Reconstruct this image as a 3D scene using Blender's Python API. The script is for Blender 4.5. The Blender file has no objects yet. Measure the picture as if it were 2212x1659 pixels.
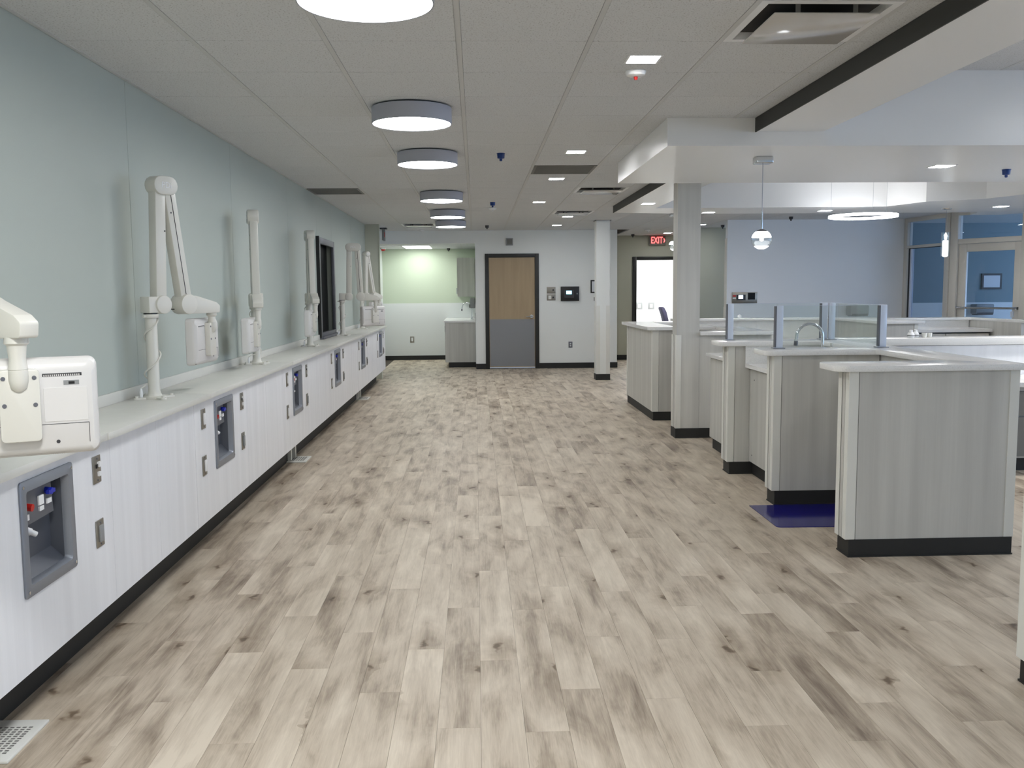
import bpy, bmesh, math, random
from mathutils import Matrix, Vector
random.seed(7)
PI = math.pi
S = bpy.context.scene
COL = S.collection

# ------------------------------------------------------------------ camera
def make_camera():
    yaw, pitch, roll, fpx = 0.0381393, 0.1008572, -0.00847675, 1991.57
    cy, sy, cp, sp = math.cos(yaw), math.sin(yaw), math.cos(pitch), math.sin(pitch)
    f = Vector((sy*cp, cy*cp, -sp)); r = Vector((cy, -sy, 0)); u = r.cross(f)
    c, s = math.cos(roll), math.sin(roll)
    r2 = c*r + s*u; u2 = -s*r + c*u
    cam = bpy.data.cameras.new('camera'); o = bpy.data.objects.new('camera', cam); COL.objects.link(o)
    m = Matrix.Identity(4)
    for i in range(3):
        m[i][0] = r2[i]; m[i][1] = u2[i]; m[i][2] = -f[i]
    m.translation = (0, 0, 1.505)
    o.matrix_world = m
    cam.sensor_width = 36.0; cam.lens = 36.0*fpx/2212.0
    cam.clip_start = 0.05; cam.clip_end = 100
    S.camera = o
make_camera()

# ------------------------------------------------------------------ world, light levels, exposure
S.view_settings.view_transform = 'Standard'; S.view_settings.look = 'None'
S.view_settings.gamma = 1.0; S.view_settings.use_curve_mapping = False
S.view_settings.exposure = 0.55
W = bpy.data.worlds.new('world'); S.world = W; W.use_nodes = True
bg = W.node_tree.nodes['Background']; bg.inputs['Color'].default_value = (0.48, 0.68, 1.0, 1); bg.inputs['Strength'].default_value = 3.8
L_DRUM, L_DOWN, L_ALCOVE, L_OFFICE, L_RING, L_GLOBE = 19.0, 60.0, 8.0, 45.0, 10.0, 4.0
LAMP_W = 36.0       # lamps of the same hall behind the camera

def area(name, loc, rot, sx, sy, power, color, portal=False, shape='RECTANGLE'):
    l = bpy.data.lights.new(name, 'AREA'); l.shape = shape; l.size = sx
    if shape == 'RECTANGLE': l.size_y = sy
    l.energy = power; l.color = color
    o = bpy.data.objects.new(name, l); COL.objects.link(o); o.location = loc; o.rotation_euler = rot
    if portal: l.cycles.is_portal = True
    return o
for yy in (1.1, -1.3):
    area('hall_lamp', (-0.39, yy, 2.55), (0, 0, 0), 0.5, 0.5, LAMP_W, (0.98, 0.99, 1), shape='DISK')
for xx, yy in ((4.9, 4.4), (7.2, 4.4), (6.6, 10.6)):              # unseen lamps added in the trays to brighten the stations and far wall
    area('tray_fill', (xx, yy, 2.95), (0, 0, 0), 0.5, 0.5, 13, (0.96, 0.98, 1), shape='DISK')
WINY = [(-2.2, 0.2), (1.0, 3.4), (4.2, 6.6), (7.4, 9.8)]          # window openings of the right wall (beyond the frame)
for a, b in WINY:
    area('window_portal', (9.95, (a+b)/2, 1.7), (0, PI/2, 0), 1.7, b-a, 1, (1, 1, 1), portal=True)
area('window_portal', (12.45, 14.0, 1.6), (0, PI/2, 0), 1.9, 3.6, 1, (1, 1, 1), portal=True)

# ------------------------------------------------------------------ materials
def new_mat(name):
    m = bpy.data.materials.new(name); m.use_nodes = True
    nt = m.node_tree; return m, nt, nt.nodes['Principled BSDF']
def srgb(r, g, b):
    f = lambda c: (c/255/12.92) if c/255 <= 0.04045 else ((c/255+0.055)/1.055)**2.4
    return (f(r), f(g), f(b), 1)
def plain(name, col, rough=0.5, metal=0.0, bump=0.0, bscale=200, var=0.0, spec=0.5):
    m, nt, p = new_mat(name)
    p.inputs['Base Color'].default_value = col; p.inputs['Roughness'].default_value = rough; p.inputs['Metallic'].default_value = metal
    p.inputs['Specular IOR Level'].default_value = spec
    if bump or var:
        g = nt.nodes.new('ShaderNodeNewGeometry')
        n = nt.nodes.new('ShaderNodeTexNoise'); n.inputs['Scale'].default_value = bscale; n.inputs['Detail'].default_value = 2
        nt.links.new(g.outputs['Position'], n.inputs['Vector'])
        if bump:
            b = nt.nodes.new('ShaderNodeBump'); b.inputs['Strength'].default_value = bump; b.inputs['Distance'].default_value = 0.002
            nt.links.new(n.outputs['Fac'], b.inputs['Height']); nt.links.new(b.outputs['Normal'], p.inputs['Normal'])
        if var:
            mx = nt.nodes.new('ShaderNodeMix'); mx.data_type = 'RGBA'
            mx.inputs[6].default_value = tuple(c*(1-var) for c in col[:3])+(1,); mx.inputs[7].default_value = tuple(min(1, c*(1+var)) for c in col[:3])+(1,)
            nt.links.new(n.outputs['Fac'], mx.inputs[0]); nt.links.new(mx.outputs[2], p.inputs['Base Color'])
    return m
def emit(name, col, strength):
    m, nt, p = new_mat(name)
    p.inputs['Base Color'].default_value = (0.8, 0.8, 0.8, 1)
    p.inputs['Emission Color'].default_value = col; p.inputs['Emission Strength'].default_value = strength
    return m
def laminate(name, lo, hi, rough=0.45):
    """pale wood laminate with fine vertical streaks"""
    m, nt, p = new_mat(name); N = nt.nodes; Lk = nt.links
    g = N.new('ShaderNodeNewGeometry')
    mp = N.new('ShaderNodeMapping'); mp.inputs['Scale'].default_value = (13, 13, 0.5); Lk.new(g.outputs['Position'], mp.inputs['Vector'])
    n1 = N.new('ShaderNodeTexNoise'); n1.inputs['Scale'].default_value = 1.0; n1.inputs['Detail'].default_value = 3; n1.inputs['Roughness'].default_value = 0.5
    Lk.new(mp.outputs[0], n1.inputs['Vector'])
    mp2 = N.new('ShaderNodeMapping'); mp2.inputs['Scale'].default_value = (160, 160, 3); Lk.new(g.outputs['Position'], mp2.inputs['Vector'])
    n2 = N.new('ShaderNodeTexNoise'); n2.inputs['Scale'].default_value = 1.0; n2.inputs['Detail'].default_value = 2; Lk.new(mp2.outputs[0], n2.inputs['Vector'])
    ad = N.new('ShaderNodeMath'); ad.operation = 'MULTIPLY_ADD'; ad.inputs[1].default_value = 0.16; Lk.new(n2.outputs['Fac'], ad.inputs[0]); Lk.new(n1.outputs['Fac'], ad.inputs[2])
    cr = N.new('ShaderNodeValToRGB'); cr.color_ramp.elements[0].position = 0.40; cr.color_ramp.elements[1].position = 1.0
    cr.color_ramp.elements[0].color = lo; cr.color_ramp.elements[1].color = hi
    Lk.new(ad.outputs[0], cr.inputs['Fac']); Lk.new(cr.outputs['Color'], p.inputs['Base Color'])
    p.inputs['Roughness'].default_value = rough
    return m
def make_floor_mat():
    m, nt, p = new_mat('vinyl_plank'); N = nt.nodes; Lk = nt.links
    uv = N.new('ShaderNodeUVMap'); uv.uv_map = 'UVMap'
    at = N.new('ShaderNodeAttribute'); at.attribute_name = 'tone'
    def mapped(sx, sy, src):
        mp = N.new('ShaderNodeMapping'); mp.inputs['Scale'].default_value = (sx, sy, 1); Lk.new(src, mp.inputs['Vector']); return mp.outputs[0]
    def noise(v, d=4, r=0.55, dist=0.0):
        n = N.new('ShaderNodeTexNoise'); n.inputs['Scale'].default_value = 1; n.inputs['Detail'].default_value = d
        n.inputs['Roughness'].default_value = r; n.inputs['Distortion'].default_value = dist; Lk.new(v, n.inputs['Vector']); return n.outputs['Fac']
    def mth(op, a, b, c=None):
        k = N.new('ShaderNodeMath'); k.operation = op
        for i, x in enumerate((a, b, c)):
            if x is None: continue
            if isinstance(x, (int, float)): k.inputs[i].default_value = x
            else: Lk.new(x, k.inputs[i])
        return k.outputs[0]
    U = uv.outputs['UV']
    blot = noise(mapped(8.0, 2.0, U), 4, 0.55, 0.5)
    grain = noise(mapped(190, 9, U), 3, 0.65, 0.4)
    streak = noise(mapped(30, 1.6, U), 4, 0.6, 0.8)
    f = mth('MULTIPLY_ADD', blot, 0.72, mth('MULTIPLY', streak, 0.30))
    f = mth('MULTIPLY_ADD', grain, 0.20, f)
    f = mth('ADD', f, at.outputs['Fac'])
    cr = N.new('ShaderNodeValToRGB'); e = cr.color_ramp.elements
    e[0].position = 0.37; e[0].color = srgb(120, 106, 93)
    e[1].position = 0.79; e[1].color = srgb(212, 200, 182)
    x = e.new(0.50); x.color = srgb(162, 148, 131)
    x = e.new(0.60); x.color = srgb(187, 174, 156)
    Lk.new(f, cr.inputs['Fac'])
    # knots: sparse dark spots with a soft halo
    kd = N.new('ShaderNodeTexVoronoi'); kd.inputs['Scale'].default_value = 1; kd.inputs['Randomness'].default_value = 1; kd.voronoi_dimensions = '2D'
    dist = N.new('ShaderNodeVectorMath'); dist.operation = 'ADD'
    nz = N.new('ShaderNodeTexNoise'); nz.inputs['Scale'].default_value = 14; Lk.new(U, nz.inputs['Vector'])
    sc = N.new('ShaderNodeVectorMath'); sc.operation = 'SCALE'; sc.inputs['Scale'].default_value = 0.10; Lk.new(nz.outputs['Color'], sc.inputs[0])
    Lk.new(U, dist.inputs[0]); Lk.new(sc.outputs[0], dist.inputs[1])
    Lk.new(mapped(4.6, 1.7, dist.outputs[0]), kd.inputs['Vector'])
    k1 = N.new('ShaderNodeMapRange'); k1.inputs['From Min'].default_value = 0.03; k1.inputs['From Max'].default_value = 0.085
    k1.inputs['To Min'].default_value = 0.34; k1.inputs['To Max'].default_value = 1.0; Lk.new(kd.outputs['Distance'], k1.inputs['Value'])
    k2 = N.new('ShaderNodeMapRange'); k2.inputs['From Min'].default_value = 0.05; k2.inputs['From Max'].default_value = 0.40
    k2.inputs['To Min'].default_value = 0.66; k2.inputs['To Max'].default_value = 1.0; Lk.new(kd.outputs['Distance'], k2.inputs['Value'])
    gate = N.new('ShaderNodeSeparateColor'); Lk.new(kd.outputs['Color'], gate.inputs[0])
    on = mth('GREATER_THAN', gate.outputs[0], 0.62)
    kk = mth('MULTIPLY', k1.outputs[0], k2.outputs[0])
    kk = mth('MULTIPLY_ADD', mth('SUBTRACT', kk, 1.0), on, 1.0)
    mul = N.new('ShaderNodeMix'); mul.data_type = 'RGBA'; mul.blend_type = 'MULTIPLY'; mul.inputs[0].default_value = 1.0
    Lk.new(cr.outputs['Color'], mul.inputs[6])
    comb = N.new('ShaderNodeCombineColor')
    for i, ex in enumerate((0.86, 0.98, 1.1)): Lk.new(mth('POWER', kk, ex), comb.inputs[i])
    Lk.new(comb.outputs[0], mul.inputs[7])
    Lk.new(mul.outputs[2], p.inputs['Base Color'])
    p.inputs['Roughness'].default_value = 0.5; p.inputs['Specular IOR Level'].default_value = 0.35
    b = N.new('ShaderNodeBump'); b.inputs['Strength'].default_value = 0.12; b.inputs['Distance'].default_value = 0.001
    Lk.new(grain, b.inputs['Height']); Lk.new(b.outputs['Normal'], p.inputs['Normal'])
    return m
def make_tile_mat():
    m, nt, p = new_mat('mineral_tile'); N = nt.nodes; Lk = nt.links
    g = N.new('ShaderNodeNewGeometry')
    n = N.new('ShaderNodeTexNoise'); n.inputs['Scale'].default_value = 130; n.inputs['Detail'].default_value = 3; Lk.new(g.outputs['Position'], n.inputs['Vector'])
    cr = N.new('ShaderNodeValToRGB'); e = cr.color_ramp.elements
    e[0].position = 0.30; e[0].color = (0.42, 0.42, 0.42, 1); e[1].position = 0.44; e[1].color = (0.68, 0.695, 0.71, 1)
    Lk.new(n.outputs['Fac'], cr.inputs['Fac']); Lk.new(cr.outputs['Color'], p.inputs['Base Color'])
    b = N.new('ShaderNodeBump'); b.inputs['Strength'].default_value = 0.5; b.inputs['Distance'].default_value = 0.003
    Lk.new(n.outputs['Fac'], b.inputs['Height']); Lk.new(b.outputs['Normal'], p.inputs['Normal'])
    p.inputs['Roughness'].default_value = 0.9; p.inputs['Specular IOR Level'].default_value = 0.1
    return m
def make_glass(name, tint, refl=1.0):
    m, nt, p = new_mat(name); N = nt.nodes; Lk = nt.links
    N.remove(p)
    t = N.new('ShaderNodeBsdfTransparent'); t.inputs['Color'].default_value = tint
    gl = N.new('ShaderNodeBsdfGlossy'); gl.inputs['Roughness'].default_value = 0.02
    lw = N.new('ShaderNodeLayerWeight'); lw.inputs['Blend'].default_value = 0.5
    pw = N.new('ShaderNodeMath'); pw.operation = 'POWER'; pw.inputs[1].default_value = 4.0; Lk.new(lw.outputs['Facing'], pw.inputs[0])
    fr = N.new('ShaderNodeMath'); fr.operation = 'MULTIPLY_ADD'; fr.inputs[1].default_value = 0.6*refl; fr.inputs[2].default_value = 0.035*refl; Lk.new(pw.outputs[0], fr.inputs[0])
    mx = N.new('ShaderNodeMixShader'); Lk.new(fr.outputs[0], mx.inputs[0]); Lk.new(t.outputs[0], mx.inputs[1]); Lk.new(gl.outputs[0], mx.inputs[2])
    Lk.new(mx.outputs[0], N['Material Output'].inputs['Surface'])
    return m
def make_door_wood():
    m, nt, p = new_mat('maple_veneer'); N = nt.nodes; Lk = nt.links
    g = N.new('ShaderNodeNewGeometry'); mp = N.new('ShaderNodeMapping'); mp.inputs['Scale'].default_value = (14, 14, 1.0); Lk.new(g.outputs['Position'], mp.inputs['Vector'])
    n = N.new('ShaderNodeTexNoise'); n.inputs['Scale'].default_value = 1; n.inputs['Detail'].default_value = 4; n.inputs['Distortion'].default_value = 0.6; Lk.new(mp.outputs[0], n.inputs['Vector'])
    cr = N.new('ShaderNodeValToRGB'); cr.color_ramp.elements[0].color = srgb(158, 138, 110); cr.color_ramp.elements[1].color = srgb(182, 161, 130)
    Lk.new(n.outputs['Fac'], cr.inputs['Fac']); Lk.new(cr.outputs['Color'], p.inputs['Base Color']); p.inputs['Roughness'].default_value = 0.4
    return m
def make_quartz():
    m, nt, p = new_mat('white_quartz'); N = nt.nodes; Lk = nt.links
    g = N.new('ShaderNodeNewGeometry')
    n = N.new('ShaderNodeTexNoise'); n.inputs['Scale'].default_value = 160; n.inputs['Detail'].default_value = 3; Lk.new(g.outputs['Position'], n.inputs['Vector'])
    cr = N.new('ShaderNodeValToRGB'); cr.color_ramp.elements[0].position = 0.3; cr.color_ramp.elements[0].color = srgb(226, 226, 224); cr.color_ramp.elements[1].position = 0.5; cr.color_ramp.elements[1].color = srgb(238, 238, 237)
    Lk.new(n.outputs['Fac'], cr.inputs['Fac']); Lk.new(cr.outputs['Color'], p.inputs['Base Color']); p.inputs['Roughness'].default_value = 0.18
    return m

MT = dict(
    floor=make_floor_mat(), tile=make_tile_mat(), slab=plain('subfloor', srgb(80, 72, 64), 0.9),
    tee=plain('ceiling_tee', srgb(200, 201, 201), 0.5), plenum=plain('plenum', srgb(70, 68, 66), 0.9),
    wall_green=plain('sage_paint', srgb(181, 189, 182), 0.55, bump=0.15, bscale=300, spec=0.3),
    wall_white=plain('white_paint', srgb(236, 238, 235), 0.7, bump=0.15, bscale=300, spec=0.3),
    wall_cool=plain('cool_white_paint', srgb(237, 241, 246), 0.7, bump=0.15, bscale=300, spec=0.3),
    wall_mint=plain('mint_paint', srgb(197, 209, 189), 0.6, bump=0.1, bscale=300, spec=0.3),
    wall_frp=plain('white_wall_sheet', srgb(224, 228, 228), 0.4),
    wall_teal=plain('teal_paint', srgb(122, 144, 152), 0.6, bump=0.1, bscale=300),
    wall_grey=plain('warm_grey_paint', srgb(188, 190, 176), 0.7, bump=0.1, bscale=300, spec=0.3),
    gyp=plain('white_gypsum', srgb(239, 239, 238), 0.3, spec=0.6),
    fascia=plain('black_fascia', srgb(52, 52, 49), 0.6),
    base=plain('black_rubber_base', srgb(34, 34, 33), 0.6),
    lam_white=laminate('white_laminate', srgb(226, 227, 230), srgb(239, 240, 243)),
    lam_grey=laminate('grey_laminate', srgb(191, 190, 185), srgb(217, 216, 210)),
    quartz=make_quartz(), guard=plain('white_guard', srgb(226, 226, 220), 0.35),
    worktop=plain('pale_worktop', srgb(214, 213, 206), 0.35, var=0.05, bscale=12),
    steel=plain('brushed_steel', srgb(142, 147, 156), 0.4, 0.5, bump=0.05, bscale=400),
    plate=plain('steel_plate', srgb(150, 146, 138), 0.35, 0.8), dark_steel=plain('dark_steel', srgb(112, 114, 122), 0.45, 0.6),
    kick=plain('kick_plate_steel', srgb(140, 142, 147), 0.42, 0.6, bump=0.04, bscale=60),
    chrome=plain('chrome', srgb(215, 218, 222), 0.08, 1.0), alu=plain('satin_aluminium', srgb(212, 221, 236), 0.35, 0.2),
    store=plain('storefront_aluminium', srgb(216, 212, 204), 0.45, 0.3),
    arm=plain('ivory_enamel', srgb(217, 215, 206), 0.35), white=plain('white_plastic', srgb(232, 233, 234), 0.35), monitor=plain('warm_white_plastic', srgb(216, 214, 211), 0.4),
    black=plain('black_plastic', srgb(20, 20, 22), 0.35), dark=plain('dark_grey', srgb(58, 58, 60), 0.6), grey=plain('mid_grey_plastic', srgb(140, 142, 142), 0.5),
    blackglass=plain('black_glass', srgb(10, 12, 15), 0.35, spec=0.15), red=plain('red_plastic', srgb(190, 30, 24), 0.4), blue=plain('blue_plastic', srgb(20, 40, 170), 0.4),
    capblue=plain('navy_cap', srgb(12, 52, 120), 0.4), mat=plain('blue_mat_film', srgb(24, 22, 110), 0.12),
    drum=plain('drum_shade_grey', srgb(176, 178, 188), 0.6), paper=plain('paper', srgb(225, 228, 232), 0.7), sticker=plain('white_sticker', srgb(235, 235, 235), 0.5),
    recess=plain('recess_steel', srgb(84, 88, 97), 0.45, 0.3), wood=make_door_wood(), frame=plain('charcoal_frame', srgb(36, 37, 36), 0.45),
    lens=emit('drum_lens', (0.98, 0.99, 1, 1), L_DRUM), down=emit('downlight_lens', (0.98, 0.985, 1, 1), L_DOWN),
    alc=emit('troffer_lens', (0.97, 1, 0.95, 1), L_ALCOVE), office=emit('office_lens', (1, 1, 1, 1), L_OFFICE), ring=emit('ring_lens', (0.97, 0.98, 1, 1), L_RING),
    globe=emit('globe_glow', (0.95, 0.97, 1, 1), L_GLOBE), exit=emit('exit_letters', (1, 0.05, 0.05, 1), 3.0),
    screen=emit('blue_screen', (0.25, 0.75, 1.0, 1), 2.0), screen2=emit('white_screen', (0.65, 0.8, 1.0, 1), 2.2),
    glass=make_glass('clear_glass', (0.97, 0.99, 0.985, 1), 1.6), glass_store=make_glass('storefront_glass', (0.86, 0.90, 0.95, 1)),
    seat=plain('navy_fabric', srgb(38, 36, 58), 0.9), gap=plain('shadow_gap', srgb(60, 60, 60), 0.8), grille=plain('grille_grey', srgb(120, 119, 115), 0.6),
)

# ------------------------------------------------------------------ mesh building
class MB:
    def __init__(s, M=None): s.v = []; s.f = []; s.M = M
    def add(s, vs, fs):
        n = len(s.v)
        s.v += [(s.M @ Vector(p)) if s.M else Vector(p) for p in vs]
        s.f += [[n+i for i in f] for f in fs]; return s
    def box(s, x0, x1, y0, y1, z0, z1):
        return s.add([(x0,y0,z0),(x1,y0,z0),(x1,y1,z0),(x0,y1,z0),(x0,y0,z1),(x1,y0,z1),(x1,y1,z1),(x0,y1,z1)],
                     [(3,2,1,0),(4,5,6,7),(0,1,5,4),(1,2,6,5),(2,3,7,6),(3,0,4,7)])
    def loft(s, secs, cap=True):
        n = len(secs[0]); vs = [p for q in secs for p in q]; fs = []
        for k in range(len(secs)-1):
            for i in range(n):
                j = (i+1) % n; fs.append((k*n+i, k*n+j, (k+1)*n+j, (k+1)*n+i))
        if cap: fs += [tuple(reversed(range(n))), tuple((len(secs)-1)*n+i for i in range(n))]
        return s.add(vs, fs)
    def prism(s, poly, z0, z1): return s.loft([[(x, y, z0) for x, y in poly], [(x, y, z1) for x, y in poly]])
    def cyl(s, p0, p1, r0, r1=None, n=20):
        p0, p1 = Vector(p0), Vector(p1); r1 = r0 if r1 is None else r1
        d = (p1-p0).normalized(); a = d.orthogonal().normalized(); b = d.cross(a)
        ring = lambda p, r: [p + (a*math.cos(2*PI*i/n)+b*math.sin(2*PI*i/n))*r for i in range(n)]
        return s.loft([ring(p0, r0), ring(p1, r1)])
    def lathe(s, cx, cy, prof, n=28):
        return s.loft([[(cx+r*math.cos(2*PI*i/n), cy+r*math.sin(2*PI*i/n), z) for i in range(n)] for r, z in prof])
    def tube(s, pts, r, n=10):
        pts = [Vector(p) for p in pts]; secs = []; a = None
        for i, p in enumerate(pts):
            d = (pts[min(i+1, len(pts)-1)]-pts[max(i-1, 0)]).normalized()
            a = d.orthogonal().normalized() if a is None else (a-d*a.dot(d)).normalized()
            b = d.cross(a)
            secs.append([p+(a*math.cos(2*PI*k/n)+b*math.sin(2*PI*k/n))*r for k in range(n)])
        return s.loft(secs)
def rpoly(pts, rad, n=6):
    out = []; N = len(pts)
    rad = rad if isinstance(rad, (list, tuple)) else [rad]*N
    for i in range(N):
        p, a, b = Vector(pts[i]), Vector(pts[i-1]), Vector(pts[(i+1) % N]); r = rad[i]
        if r <= 0: out.append(tuple(p)); continue
        u, w = (a-p).normalized(), (b-p).normalized(); ang = u.angle(w); t = r/math.tan(ang/2)
        c = p+(u+w).normalized()*(r/math.sin(ang/2)); s0, s1 = p+u*t-c, p+w*t-c
        tot = s0.angle_signed(s1)
        for k in range(n+1):
            th = tot*k/n; q = Matrix.Rotation(-th, 2) @ s0; out.append((c.x+q.x, c.y+q.y))
    return out
def rrect(w, h, r, n=5, cx=0, cy=0):
    return rpoly([(cx-w/2, cy-h/2), (cx+w/2, cy-h/2), (cx+w/2, cy+h/2), (cx-w/2, cy+h/2)], r, n)
def wloc(o):
    v = Vector((0, 0, 0))
    while o: v += o.location; o = o.parent
    return v
def mesh_of(name, mb, mat, off, bevel=0, seg=2, smooth=False):
    me = bpy.data.meshes.new(name); me.from_pydata([v-off for v in mb.v], [], mb.f)
    bm = bmesh.new(); bm.from_mesh(me)
    bmesh.ops.recalc_face_normals(bm, faces=bm.faces)
    if bevel:
        es = [e for e in bm.edges if len(e.link_faces) == 2 and e.calc_face_angle(0) > 0.6]
        bmesh.ops.bevel(bm, geom=es, offset=bevel, segments=seg, profile=0.5, affect='EDGES', clamp_overlap=True)
    bm.to_mesh(me); bm.free()
    if smooth or bevel:
        for p in me.polygons: p.use_smooth = True
        me.set_sharp_from_angle(angle=0.6)
    me.materials.append(MT[mat] if isinstance(mat, str) else mat)
    return me
def obj(name, mb, mat, parent=None, bevel=0, seg=2, smooth=False):
    """one mesh object; the points of mb are world points"""
    if parent is not None: off = wloc(parent)
    else:
        xs = [v.x for v in mb.v]; ys = [v.y for v in mb.v]; zs = [v.z for v in mb.v]
        off = Vector(((min(xs)+max(xs))/2, (min(ys)+max(ys))/2, min(zs)))
    o = bpy.data.objects.new(name, mesh_of(name, mb, mat, off, bevel, seg, smooth)); COL.objects.link(o)
    if parent is not None: o.parent = parent
    else: o.location = off
    return o
def tag(o, label, cat, group=None):
    o['label'] = label; o['category'] = cat
    if group: o['group'] = group
    return o
def thing(name, loc, label, cat, group=None):
    o = bpy.data.objects.new(name, None); COL.objects.link(o); o.location = loc; o.empty_display_size = 0.1
    return tag(o, label, cat, group)
def struct(name, mb=None, mat=None, loc=(0, 0, 0), **k):
    if mb is None:
        o = bpy.data.objects.new(name, None); COL.objects.link(o); o.location = loc
    else: o = obj(name, mb, mat, **k)
    o['kind'] = 'structure'; return o
def dup(root, loc, label=None):
    r = root.copy(); COL.objects.link(r); r.location = loc
    if label: r['label'] = label
    for ch in list(root.children):
        c = ch.copy(); COL.objects.link(c); c.parent = r
        for g in list(ch.children):
            d = g.copy(); COL.objects.link(d); d.parent = c
    return r
def text(name, body, size, mat, M, parent, extrude=0.002, align='CENTER'):
    cu = bpy.data.curves.new(name, 'FONT'); cu.body = body; cu.size = size; cu.extrude = extrude; cu.align_x = align; cu.align_y = 'CENTER'
    cu.materials.append(MT[mat]); cu.resolution_u = 2
    t = bpy.data.objects.new(name+'_curve', cu); COL.objects.link(t)
    dg = bpy.context.evaluated_depsgraph_get(); me = bpy.data.meshes.new_from_object(t.evaluated_get(dg))
    bpy.data.objects.remove(t); off = wloc(parent)
    me.transform(Matrix.Translation(-off) @ M)
    me.name = name
    if not me.materials: me.materials.append(MT[mat])
    o = bpy.data.objects.new(name, me); COL.objects.link(o); o.parent = parent; return o
ORD = ['first', 'second', 'third', 'fourth', 'fifth', 'sixth', 'seventh', 'eighth']

# ================================================================== FLOOR
ZC = 2.655
floor = struct('floor', MB().box(-2.3, 12.5, -3.2, 25.2, -0.12, -0.004), 'slab')
def planks():
    PW, PL, gap, g2 = 0.152, 1.22, 0.0008, 0.0006
    cells = []
    nx0, nx1 = int(-1.75/PW)-1, int(9.8/PW)
    for k in range(nx0, nx1):
        off = (k*0.41*PL + random.uniform(-0.12, 0.12)) % PL
        for j in range(-4, 19):
            y0 = j*PL + off - PL
            if y0 > 20.4 or y0+PL < -3: continue
            x0 = k*PW
            vis = (x0 < 2.05 and 1.6 < y0 < 18.2)
            yc = max(y0+PL/2, 2.2)
            cells.append(((0 if vis else 1, yc + abs(x0-0.2)*0.25), x0, y0))
    cells.sort(key=lambda c: c[0])
    def one(x0, y0, V, F, UV, T):
        n = len(V); x1, y1 = x0+PW-gap, y0+PL-g2
        y1 = min(y1, 20.42); z0, z1 = -0.004, 0.0
        V += [(x0,y0,z0),(x1,y0,z0),(x1,y1,z0),(x0,y1,z0),(x0,y0,z1),(x1,y0,z1),(x1,y1,z1),(x0,y1,z1)]
        ou, ov = random.uniform(0, 50), random.uniform(0, 50)
        if random.random() < 0.5: fx = -1
        else: fx = 1
        t = random.gauss(0, 0.042)
        for f in [(3,2,1,0),(4,5,6,7),(0,1,5,4),(1,2,6,5),(2,3,7,6),(3,0,4,7)]:
            F.append([n+i for i in f])
            for i in f:
                p = V[n+i]; UV.append((ou+fx*(p[0]-x0), ov+fx*(p[1]-y0))); T.append(t)
    def emit_mesh(name, lst):
        V, F, UV, T = [], [], [], []
        for x0, y0 in lst: one(x0, y0, V, F, UV, T)
        me = bpy.data.meshes.new(name); me.from_pydata(V, [], F)
        ul = me.uv_layers.new(name='UVMap'); ul.data.foreach_set('uv', [c for q in UV for c in q])
        a = me.attributes.new('tone', 'FLOAT', 'CORNER'); a.data.foreach_set('value', T)
        me.materials.append(MT['floor'])
        o = bpy.data.objects.new(name, me); COL.objects.link(o); o.parent = floor
        o.location = -floor.location
        return o
    for c in cells[:300]: emit_mesh('plank', [(c[1], c[2])])
    o = emit_mesh('distant_planks', [(c[1], c[2]) for c in cells[300:]]); o['kind'] = 'stuff'
planks()

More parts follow.
